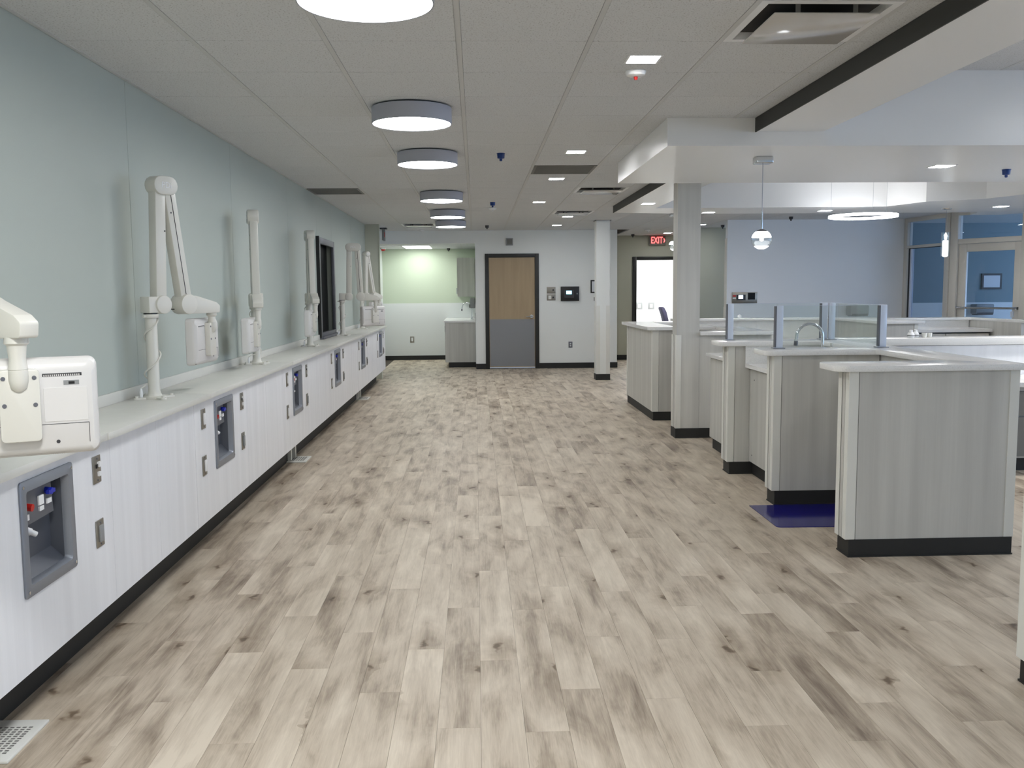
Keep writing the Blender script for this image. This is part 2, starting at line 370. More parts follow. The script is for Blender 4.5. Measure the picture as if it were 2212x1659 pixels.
# ================================================================== CEILING
T = 0.6096; GX, GY = -0.0653, 4.4046
ceiling = struct('ceiling', MB().box(-2.3, 12.5, -3.2, 25.2, 3.02, 3.14), 'plenum')
SKIP = set()
def cell(x, y): return (math.floor((x-GX)/T), math.floor((y-GY)/T))
DIFF = [(1.46, 4.1), (1.46, 10.8), (1.46, 13.85), (-0.97, 16.3)]
RET = [(0.85, 9.0), (-1.6, 10.8)]
for q in DIFF+RET: SKIP.add(cell(*q))
def tiles():
    cache = {}
    def tile(x0, x1, y0, y1, z):
        if x1-x0 < 0.03 or y1-y0 < 0.03: return
        key = (round(x1-x0, 3), round(y1-y0, 3))
        if key not in cache:
            cache[key] = mesh_of('ceiling_tile', MB().box(0, x1-x0, 0, y1-y0, 0, 0.016), 'tile', Vector((0, 0, 0)), bevel=0.002, seg=1)
        o = bpy.data.objects.new('ceiling_tile', cache[key]); COL.objects.link(o); o.parent = ceiling
        o.location = Vector((x0, y0, z))-ceiling.location
    tw = 0.0125
    for k in range(-5, 18):
        for j in range(-3, 27):
            x0, x1, y0, y1 = GX+k*T, GX+(k+1)*T, GY+j*T, GY+(j+1)*T
            if (k, j) in SKIP: continue
            lim = [-1.885, 1.905] if y0 < 12.7 else [-2.04, 7.6]
            if y0 > 16.0 and x0 > 4.9: continue
            if y0 > 15.4 and x0 > 4.3 and y0 > 17.4: continue
            ymax = 17.8 if x0 < 2.6 else 19.8
            a, b = max(x0, lim[0]), min(x1, lim[1]); c, d = y0, min(y1, ymax)
            if y0 < 12.7 < y1 and x0 > 1.9: continue
            if b <= a or d <= c: continue
            tile(a+(tw if a == x0 else 0), b-(tw if b == x1 else 0), c+0.003, d-0.003, ZC)
    # tray over the near nurse stations
    for k in range(4, 15):
        for j in range(0, 4):
            x0, y0 = GX+k*T, GY+j*T-0.3
            tile(max(x0+tw, 2.40), min(x0+T-tw, 9.9), y0+0.002, min(y0+T-0.002, 6.33), 2.97)
    m = MB().box(2.38, 9.95, -3, 4.08, 2.97, 2.986)
    m.box(2.38, 9.95, 8.5, 12.7, 2.97, 2.986); m.box(-1.885, 1.905, -3.0, 2.57, ZC, ZC+0.016)
    obj('plain_field', m, 'tile', ceiling)
    for k in range(-3, 4):
        x = GX+k*T
        if x < -1.885: continue
        y1 = 17.8
        obj('tee', MB().box(x-0.012, x+0.012, 2.5, y1, ZC-0.001, ZC+0.02), 'tee', ceiling)
    for k in range(4, 12):
        x = GX+k*T; obj('tee', MB().box(x-0.012, x+0.012, 12.86, 15.5 if x > 4.25 else 19.8, ZC-0.001, ZC+0.02), 'tee', ceiling)
    for k in range(5, 15):
        x = GX+k*T; obj('tee', MB().box(x-0.012, x+0.012, 4.09, 6.33, 2.969, 2.99), 'tee', ceiling)
    obj('wall_angle', MB().box(-1.885, -1.865, -3, 16.03, ZC-0.003, ZC), 'tee', ceiling)
    obj('backing', MB().box(-2.1, 1.907, -3, 20.5, ZC+0.03, ZC+0.04).box(1.907, 8.0, 12.86, 20, ZC+0.03, ZC+0.04), 'plenum', ceiling)
tiles()

# soffits
b1 = struct('beam', MB().box(1.912, 2.378, -3, 6.323, 2.566, 3.02), 'gyp')
obj('fascia_strip', MB().box(1.905, 1.912, -3, 6.323, 2.560, ZC), 'fascia', b1)
struct('beam', MB().box(1.307, 9.95, 6.323, 8.5, 2.47, ZC).box(1.912, 9.95, 6.323, 8.5, ZC, 3.02), 'gyp')
b2 = struct('beam', MB().prism([(1.912, 8.5), (2.378, 8.5), (2.378, 12.2), (5.41, 12.1), (5.62, 11.45), (6.20, 11.12), (6.5, 10.2), (7.2, 9.4), (7.2, 8.5), (9.95, 8.5), (9.95, 13.6), (7.35, 13.6), (7.2, 13.12), (3.0, 13.12), (1.912, 12.84)], 2.566, 3.02), 'gyp')
obj('fascia_strip', MB().box(1.905, 1.912, 8.5, 12.84, 2.560, ZC), 'fascia', b2)

# ================================================================== WALLS
wl = struct('wall_left', MB().box(-2.0, -1.895, -3.1, 11.17, 0, 3.02).box(-2.0, -1.895, 12.3, 16.15, 0, 3.02)
            .box(-2.0, -1.895, 11.17, 12.3, 0, 0.97).box(-2.0, -1.895, 11.17, 12.3, 2.15, 3.02), 'wall_green')
struct('wall_left_stub', MB().box(-1.99, -1.648, 16.03, 16.15, 0, 2.66), 'wall_grey')
def lpanel(y0, y1, z0=0.93, z1=2.652):
    obj('wall_panel', MB().box(-1.895, -1.885, y0+0.0025, y1-0.0025, z0, z1), 'wall_green', wl, bevel=0.0012, seg=1)
for a, b in [(-1.2, 0.93), (0.93, 3.07), (3.07, 5.2), (5.2, 7.33), (7.33, 9.47), (9.47, 11.17), (12.3, 14.2), (14.2, 16.03)]: lpanel(a, b)
lpanel(11.17, 12.3, 0.93, 0.97); lpanel(11.17, 12.3, 2.15, 2.652)
obj('corner_guard', MB().box(-1.652, -1.642, 16.02, 16.03, 0.95, 2.5), 'wall_grey', wl)
w1 = struct('window_1', loc=(-1.885, 11.74, 0.96))
obj('window_frame', MB().box(-1.885, -1.85, 11.12, 11.21, 0.96, 2.16).box(-1.885, -1.85, 12.23, 12.31, 0.96, 2.16).box(-1.885, -1.85, 11.21, 12.23, 2.085, 2.16).box(-1.885, -1.85, 11.21, 12.23, 0.96, 1.02), 'dark_steel', w1, bevel=0.004)
obj('window_sill', MB().box(-1.89, -1.82, 11.10, 12.33, 0.945, 0.975), 'dark_steel', w1, bevel=0.003)
obj('window_edge', MB().box(-1.89, -1.845, 11.095, 11.12, 0.96, 2.17), 'black', w1)
obj('pane', MB().box(-1.975, -1.965, 11.17, 11.73, 0.97, 2.15), 'blackglass', w1)
obj('pane', MB().box(-1.962, -1.952, 11.72, 12.3, 0.97, 2.15), 'blackglass', w1)
obj('mullion', MB().box(-1.955, -1.94, 11.70, 11.745, 0.97, 2.15), 'black', w1)

struct('wall_back', MB().box(-2.0, 10.1, -3.2, -3.0, 0, 3.02), 'wall_white')
mb = MB(); zs0, zs1 = 0.85, 2.55; ys = [-3.0]
for a, b in WINY: ys += [a, b]
ys.append(11.5)
for i in range(0, len(ys), 2): mb.box(10.0, 10.15, ys[i], ys[i+1], 0, 3.02)
for a, b in WINY: mb.box(10.0, 10.15, a, b, 0, zs0).box(10.0, 10.15, a, b, zs1, 3.02)
struct('wall_right', mb, 'wall_cool')

# far wall: door wall, beam over the alcove, side returns
wf = struct('wall_far', MB().box(-0.006, 0.19, 17.8, 17.95, 0, ZC+0.05).box(0.19, 1.2, 17.8, 17.95, 2.205, ZC+0.05).box(1.2, 2.725, 17.8, 17.95, 0, ZC+0.05)
            .box(-2.1, -0.006, 17.8, 17.95, 2.41, ZC+0.05), 'wall_white')
struct('wall_far_return', MB().box(2.6, 2.725, 17.95, 19.8, 0, ZC+0.05), 'wall_white')
# alcove
wa = struct('wall_alcove_back', MB().box(-2.15, 0.1, 20.45, 20.6, 0, 2.6), 'wall_mint')
obj('lower_sheet', MB().box(-2.04, -0.006, 20.442, 20.45, 0.09, 1.248), 'wall_frp', wa)
struct('wall_alcove_left', MB().box(-2.15, -2.04, 16.15, 20.45, 0, ZC+0.05), 'wall_frp')
war = struct('wall_alcove_right', MB().box(-0.006, 0.1, 17.95, 20.45, 0, 2.6), 'wall_mint')
obj('lower_sheet', MB().box(-0.014, -0.006, 17.97, 20.44, 0.09, 1.248), 'wall_frp', war)
ca = struct('ceiling_alcove', MB().box(-2.15, 0.1, 17.95, 20.6, 2.47, 2.6), 'plenum')
for i, (a, b) in enumerate([(-2.04, -1.52), (-1.50, -0.91), (-0.89, -0.30), (-0.28, -0.006)]):
    for c, d in ((17.95, 18.5), (18.51, 19.72), (19.73, 20.45)):
        if i == 1 and c != 17.95 and False: continue
        obj('ceiling_tile', MB().box(a, b, c, d, 2.43, 2.446), 'tile', ca)
for x in (-1.51, -0.90, -0.29): obj('tee', MB().box(x-0.01, x+0.01, 17.95, 20.45, 2.429, 2.45), 'tee', ca)
# corridor wall with the doorway to the bright office
ws = struct('wall_corridor', MB().box(2.725, 3.40, 19.8, 19.92, 0, ZC+0.05).box(3.40, 4.40, 19.8, 19.92, 2.16, ZC+0.05).box(4.40, 6.6, 19.8, 19.92, 0, ZC+0.05), 'wall_grey')
obj('lower_sheet', MB().box(2.725, 3.35, 19.794, 19.8, 0.1, 1.235), 'wall_grey', ws)
struct('wall_niche', MB().box(4.20, 6.6, 17.4, 17.5, 0, ZC+0.05), 'wall_grey')
struct('wall_niche_sheet', MB().box(4.205, 6.5, 17.392, 17.4, 0.1, 1.24), 'wall_grey')
struct('trim_1', MB().box(4.19, 4.205, 17.388, 17.5, 0.1, 2.3), 'guard')
wb = struct('wall_nurse', MB().box(4.235, 7.32, 15.5, 15.62, 0, ZC+0.05), 'wall_cool')
obj('corner_guard', MB().box(4.222, 4.235, 15.495, 15.62, 1.2, 2.35), 'guard', wb)
obj('corner_guard', MB().box(4.215, 4.235, 15.49, 15.62, 0.1, 1.2), 'guard', wb)
# baseboards
struct('baseboard_far', MB().box(-0.008, 0.178, 17.79, 17.8, 0, 0.105).box(1.212, 2.735, 17.79, 17.8, 0, 0.105).box(2.725, 2.735, 17.79, 19.8, 0, 0.105), 'base')
struct('baseboard_alcove', MB().box(-2.04, -0.61, 20.43, 20.442, 0, 0.094), 'base')
struct('baseboard_corridor', MB().box(2.735, 3.358, 19.785, 19.794, 0, 0.105), 'base')
# office
wo = struct('wall_office', MB().box(2.6, 6.6, 24.6, 24.75, 0, 2.8).box(2.48, 2.6, 19.92, 24.75, 0, 2.8).box(6.6, 6.75, 17.4, 24.75, 0, 2.8), 'wall_frp')
struct('ceiling_office', MB().box(2.5, 6.7, 19.92, 24.75, 2.72, 2.8), 'wall_frp')
for x, lab in ((4.0, 'left ceiling light panel in the bright office'), (5.4, 'right ceiling light panel in the bright office')):
    t = thing('ceiling_light', (x, 22.2, 2.66), lab+' beyond the doorway', 'light', 'office ceiling panels')
    obj('light_frame', MB().box(x-0.33, x+0.33, 21.55, 22.85, 2.69, 2.72), 'white', t); obj('diffuser', MB().box(x-0.3, x+0.3, 21.58, 22.82, 2.68, 2.69), 'office', t)
# doors
d1 = struct('door_1', loc=(0.69, 17.8, 0))
obj('door_frame', MB().box(0.178, 0.25, 17.775, 17.95, 0, 2.21).box(1.138, 1.212, 17.775, 17.95, 0, 2.21).box(0.25, 1.138, 17.775, 17.95, 2.14, 2.21), 'frame', d1, bevel=0.004)
obj('door_leaf', MB().box(0.253, 1.135, 17.80, 17.845, 0.012, 2.137), 'wood', d1)
obj('kick_plate', MB().box(0.262, 1.126, 17.794, 17.80, 0.05, 0.957), 'kick', d1)
obj('leak_blocker', MB().box(0.2, 1.19, 17.85, 17.9, 0, 2.19), 'dark', d1)  # unseen dark backing added behind the leaf to block leaking light
obj('bottom_sweep', MB().box(0.255, 1.133, 17.79, 17.80, 0.012, 0.035), 'alu', d1)
kn = obj('door_knob', MB().cyl((1.068, 17.80, 1.01), (1.068, 17.785, 1.01), 0.034).cyl((1.068, 17.785, 1.01), (1.068, 17.75, 1.01), 0.012), 'chrome', d1, smooth=True)
obj('lever', MB().cyl((1.085, 17.75, 1.01), (0.96, 17.75, 1.005), 0.011), 'chrome', kn, smooth=True)
d2 = struct('door_2', loc=(3.9, 19.8, 0))
obj('door_frame', MB().box(3.358, 3.448, 19.77, 19.94, 0, 2.205).box(4.36, 4.45, 19.77, 19.94, 0, 2.205).box(3.448, 4.36, 19.77, 19.94, 2.135, 2.205), 'frame', d2, bevel=0.004)

# storefront to the blue room
def frameM(P, Q):
    d = (Vector((Q[0], Q[1], 0))-Vector((P[0], P[1], 0))).normalized(); n = Vector((-d.y, d.x, 0))
    m = Matrix.Identity(4)
    for i in range(3): m[i][0] = d[i]; m[i][1] = n[i]; m[i][2] = (0, 0, 1)[i]
    m.translation = (P[0], P[1], 0); return m
M1, M2 = frameM((7.30, 15.5), (7.45, 14.25)), frameM((7.45, 14.25), (8.0, 13.25))
w2 = struct('window_2', loc=(7.38, 14.9, 0))
obj('window_frame', MB(M1).box(0, 0.09, -0.05, 0.05, 0, ZC).box(1.13, 1.25, -0.06, 0.06, 0, ZC).box(0.09, 1.13, -0.05, 0.05, 2.59, ZC).box(0.09, 1.13, -0.05, 0.05, 2.155, 2.20).box(0.09, 1.13, -0.05, 0.05, 0, 0.12), 'store', w2, bevel=0.003)
obj('dark_gasket', MB(M1).box(0.115, 0.165, -0.03, 0.0, 0.12, 2.155).box(0.115, 1.13, -0.02, 0.0, 2.145, 2.155), 'black', w2)
obj('jamb_strip', MB(M1).box(0.165, 0.20, -0.03, 0.02, 0.12, 2.145), 'alu', w2)
obj('pane', MB(M1).box(0.09, 1.13, -0.004, 0.004, 2.20, 2.59), 'glass_store', w2); obj('pane', MB(M1).box(0.20, 1.13, -0.004, 0.004, 0.12, 2.145), 'glass_store', w2)
d3 = struct('door_3', loc=(7.72, 13.75, 0))
obj('door_frame', MB(M2).box(-0.01, 0.112, -0.06, 0.06, 0, ZC).box(1.115, 1.22, -0.06, 0.06, 0, ZC).box(0.112, 1.115, -0.05, 0.05, 2.60, ZC).box(0.112, 1.115, -0.05, 0.05, 2.165, 2.24), 'store', d3, bevel=0.003)
obj('door_leaf', MB(M2).box(0.118, 0.246, -0.022, 0.022, 0.01, 2.16).box(1.0, 1.11, -0.022, 0.022, 0.01, 2.16).box(0.246, 1.0, -0.022, 0.022, 2.04, 2.16).box(0.246, 1.0, -0.022, 0.022, 0.01, 0.25), 'store', d3, bevel=0.003)
obj('pane', MB(M2).box(0.246, 1.0, -0.004, 0.004, 0.25, 2.04), 'glass_store', d3); obj('transom_pane', MB(M2).box(0.112, 1.115, -0.004, 0.004, 2.24, 2.60), 'glass_store', d3)
pb = obj('push_bar', MB(M2).cyl((0.13, -0.07, 1.185), (1.10, -0.07, 1.185), 0.016), 'chrome', d3, smooth=True)
obj('bar_bracket', MB(M2).box(0.13, 0.16, -0.08, -0.022, 1.165, 1.205), 'chrome', pb); obj('bar_bracket', MB(M2).box(1.07, 1.10, -0.08, -0.022, 1.165, 1.205), 'chrome', pb)
obj('lock', MB(M2).box(0.985, 1.03, -0.04, -0.022, 1.05, 1.14), 'alu', d3)
struct('wall_storefront', MB(M2).box(1.22, 2.6, -0.06, 0.06, 0, 3.02).box(2.54, 2.6, 0.0, 2.2, 0, 3.02), 'wall_cool')
struct('wall_blue_room', MB().box(7.2, 12.6, 16.6, 16.75, 0, 2.9).box(12.4, 12.55, 10.3, 12.2, 0, 2.9).box(12.4, 12.55, 15.8, 16.75, 0, 2.9).box(12.4, 12.55, 12.2, 15.8, 0, 0.7).box(12.4, 12.55, 12.2, 15.8, 2.5, 2.9), 'wall_teal')
struct('wall_blue_room_sheet', MB().box(7.3, 12.4, 16.585, 16.6, 0, 1.22), 'wall_frp')
struct('ceiling_blue_room', MB().prism([(7.32, 15.6), (7.47, 14.28), (8.0, 13.3), (8.75, 12.0), (9.9, 11.6), (12.55, 11.6), (12.55, 16.7), (7.32, 16.7)], 2.66, 2.72), 'wall_frp')

# ================================================================== COLUMNS
def column(x0, x1, y0, y1, top, gz, mat, gw):
    c = struct('column', MB().box(x0, x1, y0, y1, 0.0, top), mat)
    for (gx0, gx1, gy0, gy1) in ((x0-0.004, x0+gw, y0-0.004, y0), (x1-gw, x1+0.004, y0-0.004, y0)):
        side = MB().box(gx0, gx1, gy0, gy1, 0.10, gz)
        if gx0 < x0: side.box(x0-0.004, x0, y0, y0+gw, 0.10, gz)
        else: side.box(x1, x1+0.004, y0, y0+gw, 0.10, gz)
        obj('corner_guard', side, 'guard', c)
    obj('corner_guard', MB().box(x0-0.004, x0, y1-gw, y1+0.004, 0.10, gz).box(x0-0.004, x0+gw, y1, y1+0.004, 0.10, gz), 'guard', c)
    obj('column_base', MB().box(x0-0.008, x1+0.008, y0-0.008, y1+0.008, 0, 0.10), 'base', c)
    return c
c1 = column(2.005, 2.228, 15.35, 15.6, ZC, 1.246, 'wall_white', 0.06)
obj('ceiling_collar', MB().box(1.985, 2.25, 15.33, 15.62, ZC-0.006, ZC), 'grille', c1)
c2 = struct('column', MB().box(2.012, 2.243, 9.2, 9.40, 0, 2.566), 'lam_grey')
obj('corner_guard', MB().box(2.004, 2.058, 9.192, 9.2, 0.10, 1.046).box(2.004, 2.012, 9.2, 9.235, 0.10, 1.046), 'guard', c2, bevel=0.002)
obj('corner_guard', MB().box(2.004, 2.012, 9.33, 9.408, 0.10, 1.046), 'guard', c2, bevel=0.002)
obj('column_base', MB().box(2.004, 2.25, 9.185, 9.41, 0, 0.10), 'base', c2)

# ================================================================== LEFT RUN: base cabinets, worktop, water boxes, plates
XF, XB = -1.542, -1.885
ZB, ZU, ZT = 0.213, 0.912, 0.942
BAY = [2.727+2.313*i for i in range(6)]+[15.62]
def by(i): return BAY[i]
BOXY = [3.10, 5.42, 7.735, 10.05, 12.355, 14.66]
def cabinet(i):
    y0, y1 = BAY[i], BAY[i+1]
    where = ['nearest the camera with one water box', 'second from the camera below the folded monitor arm', 'third from the camera', 'fourth from the camera below the dark window', 'fifth from the camera', 'last, shortest, at the far end'][i]
    t = thing('base_cabinet', (XB+0.15, (y0+y1)/2, 0), 'white wood-grain base cabinet, '+where, 'cabinet', 'base cabinets along the left wall')
    obj('carcass', MB().box(XB+0.002, -1.70, y0+0.002, y1-0.002, ZB, ZU-0.002).box(-1.70, XF-0.019, y0+0.002, y1-0.002, ZB, ZB+0.02).box(-1.70, XF-0.019, y0+0.002, y0+0.02, ZB, ZU-0.002).box(-1.70, XF-0.019, y1-0.02, y1-0.002, ZB, ZU-0.002), 'gap', t)
    obj('toe_kick', MB().box(XB+0.002, -1.70, y0, y1, 0.0, ZB), 'base', t)
    cuts = [y0, y0+1.15, y0+1.715, y1] if i < 5 else [y0, y0+0.95, y1]
    bx0, bx1 = BOXY[i]+0.02, BOXY[i]+0.40
    for a, b in zip(cuts, cuts[1:]):
        ga = 0.0025 if a == y0 else 0.0012; gb = 0.0025 if b == y1 else 0.0012
        m = MB()
        if a < bx0 < b:
            m.box(XF-0.018, XF, a+ga, bx0, ZB, ZU-0.004).box(XF-0.018, XF, bx1, b-gb, ZB, ZU-0.004).box(XF-0.018, XF, bx0, bx1, ZB, 0.49).box(XF-0.018, XF, bx0, bx1, 0.86, ZU-0.004)
        else: m.box(XF-0.018, XF, a+ga, b-gb, ZB, ZU-0.004)
        obj('front_panel', m, 'lam_white', t)
    if i == 5: obj('end_panel', MB().box(XB+0.004, XF, y1, y1+0.012, ZB, ZU-0.002), 'lam_white', t)
for i in range(6): cabinet(i)
wt = thing('worktop', (XB+0.18, 9.1, ZU), 'long pale grey worktop running along the left wall on white cabinets', 'worktop')
JT = [2.70, 3.78, 5.25, 7.60, 9.95, 12.3, 14.3, 15.66]
for k, (a, b) in enumerate(zip(JT, JT[1:])):
    xf = -1.506+(0.004 if k % 2 else 0.0)
    obj('slab', MB().box(XB+0.001, xf, a+0.001, b-0.001, ZU, ZT), 'worktop', wt, bevel=0.003)
    obj('backsplash', MB().box(XB+0.001, XB+0.016, a+0.001, b-0.001, ZT, ZT+0.058), 'worktop', wt, bevel=0.002)

def water_box():
    y0, z0 = BOXY[0], 0.473
    y1, z1 = y0+0.405, 0.876
    t = thing('water_box', (XF, y0+0.2, z0), '', 'water box', 'recessed water boxes')
    fr = MB(); x0, x1 = XF+0.0005, XF+0.008
    def ringsec(x, ins, r): return [(x, p[0]+(y0+y1)/2, p[1]+(z0+z1)/2) for p in rrect(y1-y0-2*ins, z1-z0-2*ins, r, 4)]
    secs = [ringsec(x0, 0, 0.012), ringsec(x1-0.002, 0, 0.012), ringsec(x1, 0.003, 0.011), ringsec(x1, 0.038, 0.014), ringsec(x1-0.012, 0.044, 0.012), ringsec(XF-0.02, 0.046, 0.012)]
    fr.loft(secs, cap=False)
    frame = obj('frame', fr, 'steel', t, smooth=True)
    for sy, sz in ((y0+0.018, z0+0.02), (y1-0.018, z0+0.02), (y0+0.018, z1-0.02), (y1-0.018, z1-0.02)):
        obj('screw', MB().cyl((x1, sy, sz), (x1+0.003, sy, sz), 0.006, n=10), 'chrome', frame)
    a, b, c, d = y0+0.045, y1-0.045, z0+0.045, z1-0.045; xb = -1.606
    rc = MB()
    rc.add([(XF-0.018, a, c), (XF-0.018, b, c), (XF-0.018, b, d), (XF-0.018, a, d), (xb, a+0.01, c+0.05), (xb, b-0.01, c+0.05), (xb, b-0.01, d), (xb, a+0.01, d)],
           [(0, 1, 5, 4), (1, 2, 6, 5), (2, 3, 7, 6), (3, 0, 4, 7), (4, 5, 6, 7)])
    obj('recess', rc, 'recess', t)
    hz = d-0.13
    hs = obj('valve_housing', MB().add([(xb, a+0.012, hz), (xb, b-0.06, hz), (xb, b-0.06, d), (xb, a+0.012, d), (xb+0.045, a+0.012, hz+0.008), (xb+0.040, b-0.06, hz+0.012), (xb+0.034, b-0.06, d), (xb+0.038, a+0.012, d)],
        [(0, 1, 2, 3), (4, 5, 6, 7), (0, 1, 5, 4), (1, 2, 6, 5), (2, 3, 7, 6), (3, 0, 4, 7)]), 'dark_steel', t)
    xh = xb+0.042
    obj('red_valve', MB().cyl((xh-0.02, a+0.05, d-0.055), (xh+0.022, a+0.05, d-0.06), 0.013, n=12), 'red', hs)
    obj('blue_valve', MB().cyl((xh-0.02, b-0.105, d-0.03), (xh+0.018, b-0.105, d-0.035), 0.013, n=12).box(xh+0.006, xh+0.018, b-0.13, b-0.08, d-0.042, d-0.028), 'blue', hs)
    for (py, pz, w, h) in ((a+0.155, hz+0.075, 0.036, 0.034), (a+0.155, hz+0.045, 0.032, 0.016), (a+0.215, hz+0.06, 0.034, 0.018), (a+0.05, hz+0.035, 0.02, 0.02)):
        obj('sticker', MB().box(xh-0.002, xh+0.004, py-w/2, py+w/2, pz-h/2, pz+h/2), 'sticker', hs)
    nz = obj('hose_connector', MB().cyl((xb+0.015, a+0.05, hz-0.004), (xb+0.04, a+0.075, hz-0.022), 0.015, 0.013, n=14).cyl((xb+0.04, a+0.075, hz-0.022), (xb+0.052, a+0.088, hz-0.034), 0.010, n=12), 'white', t, smooth=True)
    obj('connector_collar', MB().cyl((xb+0.002, a+0.035, hz-0.002), (xb+0.015, a+0.05, hz-0.004), 0.02, n=14), 'black', nz, smooth=True)
    return t
wb0 = water_box()
for i in range(6):
    lab = 'recessed grey steel water box with valves, %s from the camera' % ORD[i]
    if i == 0: wb0['label'] = 'large recessed grey steel water box with red and blue valves, nearest the camera'; base = wb0.location.copy()
    else: dup(wb0, base+Vector((0, BOXY[i]-BOXY[0], 0)), lab)

def plate_thing(name, cat, kind):
    t = thing(name, (XF, 0, 0), '', cat)
    obj('cover_plate', MB().box(XF+0.0005, XF+0.006, -0.037, 0.037, 0, 0.112), 'plate', t, bevel=0.003)
    for z in (0.012, 0.1): obj('screw', MB().cyl((XF+0.006, 0, z), (XF+0.008, 0, z), 0.004, n=8), 'dark_steel', t)
    if kind == 'rocker': obj('white_insert', MB().box(XF+0.006, XF+0.014, -0.012, 0.024, 0.024, 0.088), 'white', t, bevel=0.002)
    elif kind == 'data':
        obj('data_jack', MB().box(XF+0.006, XF+0.016, 0.0, 0.026, 0.066, 0.086), 'white', t)
        obj('jack_hole', MB().box(XF+0.006, XF+0.010, -0.014, 0.0, 0.062, 0.078), 'black', t)
        obj('data_jack', MB().box(XF+0.006, XF+0.014, 0.0, 0.022, 0.028, 0.046), 'white', t)
    else: obj('dark_insert', MB().box(XF+0.006, XF+0.014, -0.018, 0.018, 0.022, 0.09), 'grey', t, bevel=0.002)
    return t
kinds = {'rocker': plate_thing('wall_switch', 'switch', 'rocker'), 'data': plate_thing('data_outlet', 'outlet', 'data'), 'dark': plate_thing('power_outlet', 'outlet', 'dark')}
for k in kinds.values(): k.location.z = -5
used = {}
for i in range(6):
    by_ = BOXY[i]
    for kind, dy, z, hl in (('rocker', -0.222, 0.747, 'upper steel plate with white insert, left of the %s water box'), ('rocker', -0.232, 0.483, 'lower steel plate with white insert, left of the %s water box'),
                            ('data', 0.632, 0.745, 'steel data outlet plate with white jacks, right of the %s water box'), ('dark', 0.632, 0.483, 'steel outlet plate with grey insert, right of the %s water box')):
        y = by_+dy
        if i == 0 and dy < 0 or y > 15.58: continue
        lab = hl % (ORD[i] if i else 'nearest')
        t = kinds[kind]
        if kind not in used:
            used[kind] = 1; t.location = (XF, y, z); t['label'] = lab
        else: t = dup(t, (XF, y, z), lab)
        t['group'] = 'outlet and switch plates on the left cabinets'

# floor registers
for i, (a, b) in enumerate(((2.895, 3.19), (8.145, 8.437), (12.9, 13.215))):
    t = thing('floor_register', (-1.61, (a+b)/2, 0), 'white perforated floor register at the toe kick, %s' % ['nearest, cut by the frame', 'in the middle of the left run', 'farthest along the left run'][i], 'vent', 'floor registers')
    obj('register_plate', MB().box(-1.699, -1.527, a, b, 0.0005, 0.010), 'guard', t, bevel=0.002)
    m = MB()
    for r in range(12):
        for c in range(6): m.box(-1.675+c*0.021, -1.675+c*0.021+0.013, a+0.05+r*0.0165, a+0.05+r*0.0165+0.008, 0.0095, 0.0108)
    o = obj('perforations', m, 'grille', t); o['kind'] = 'stuff'
    if i: obj('duct_stub', MB().box(-1.698, -1.655, b-0.10, b-0.06, 0.012, ZB-0.001), 'guard', t); obj('duct_stub', MB().box(-1.698, -1.665, a+0.05, a+0.08, 0.012, ZB-0.001), 'guard', t)

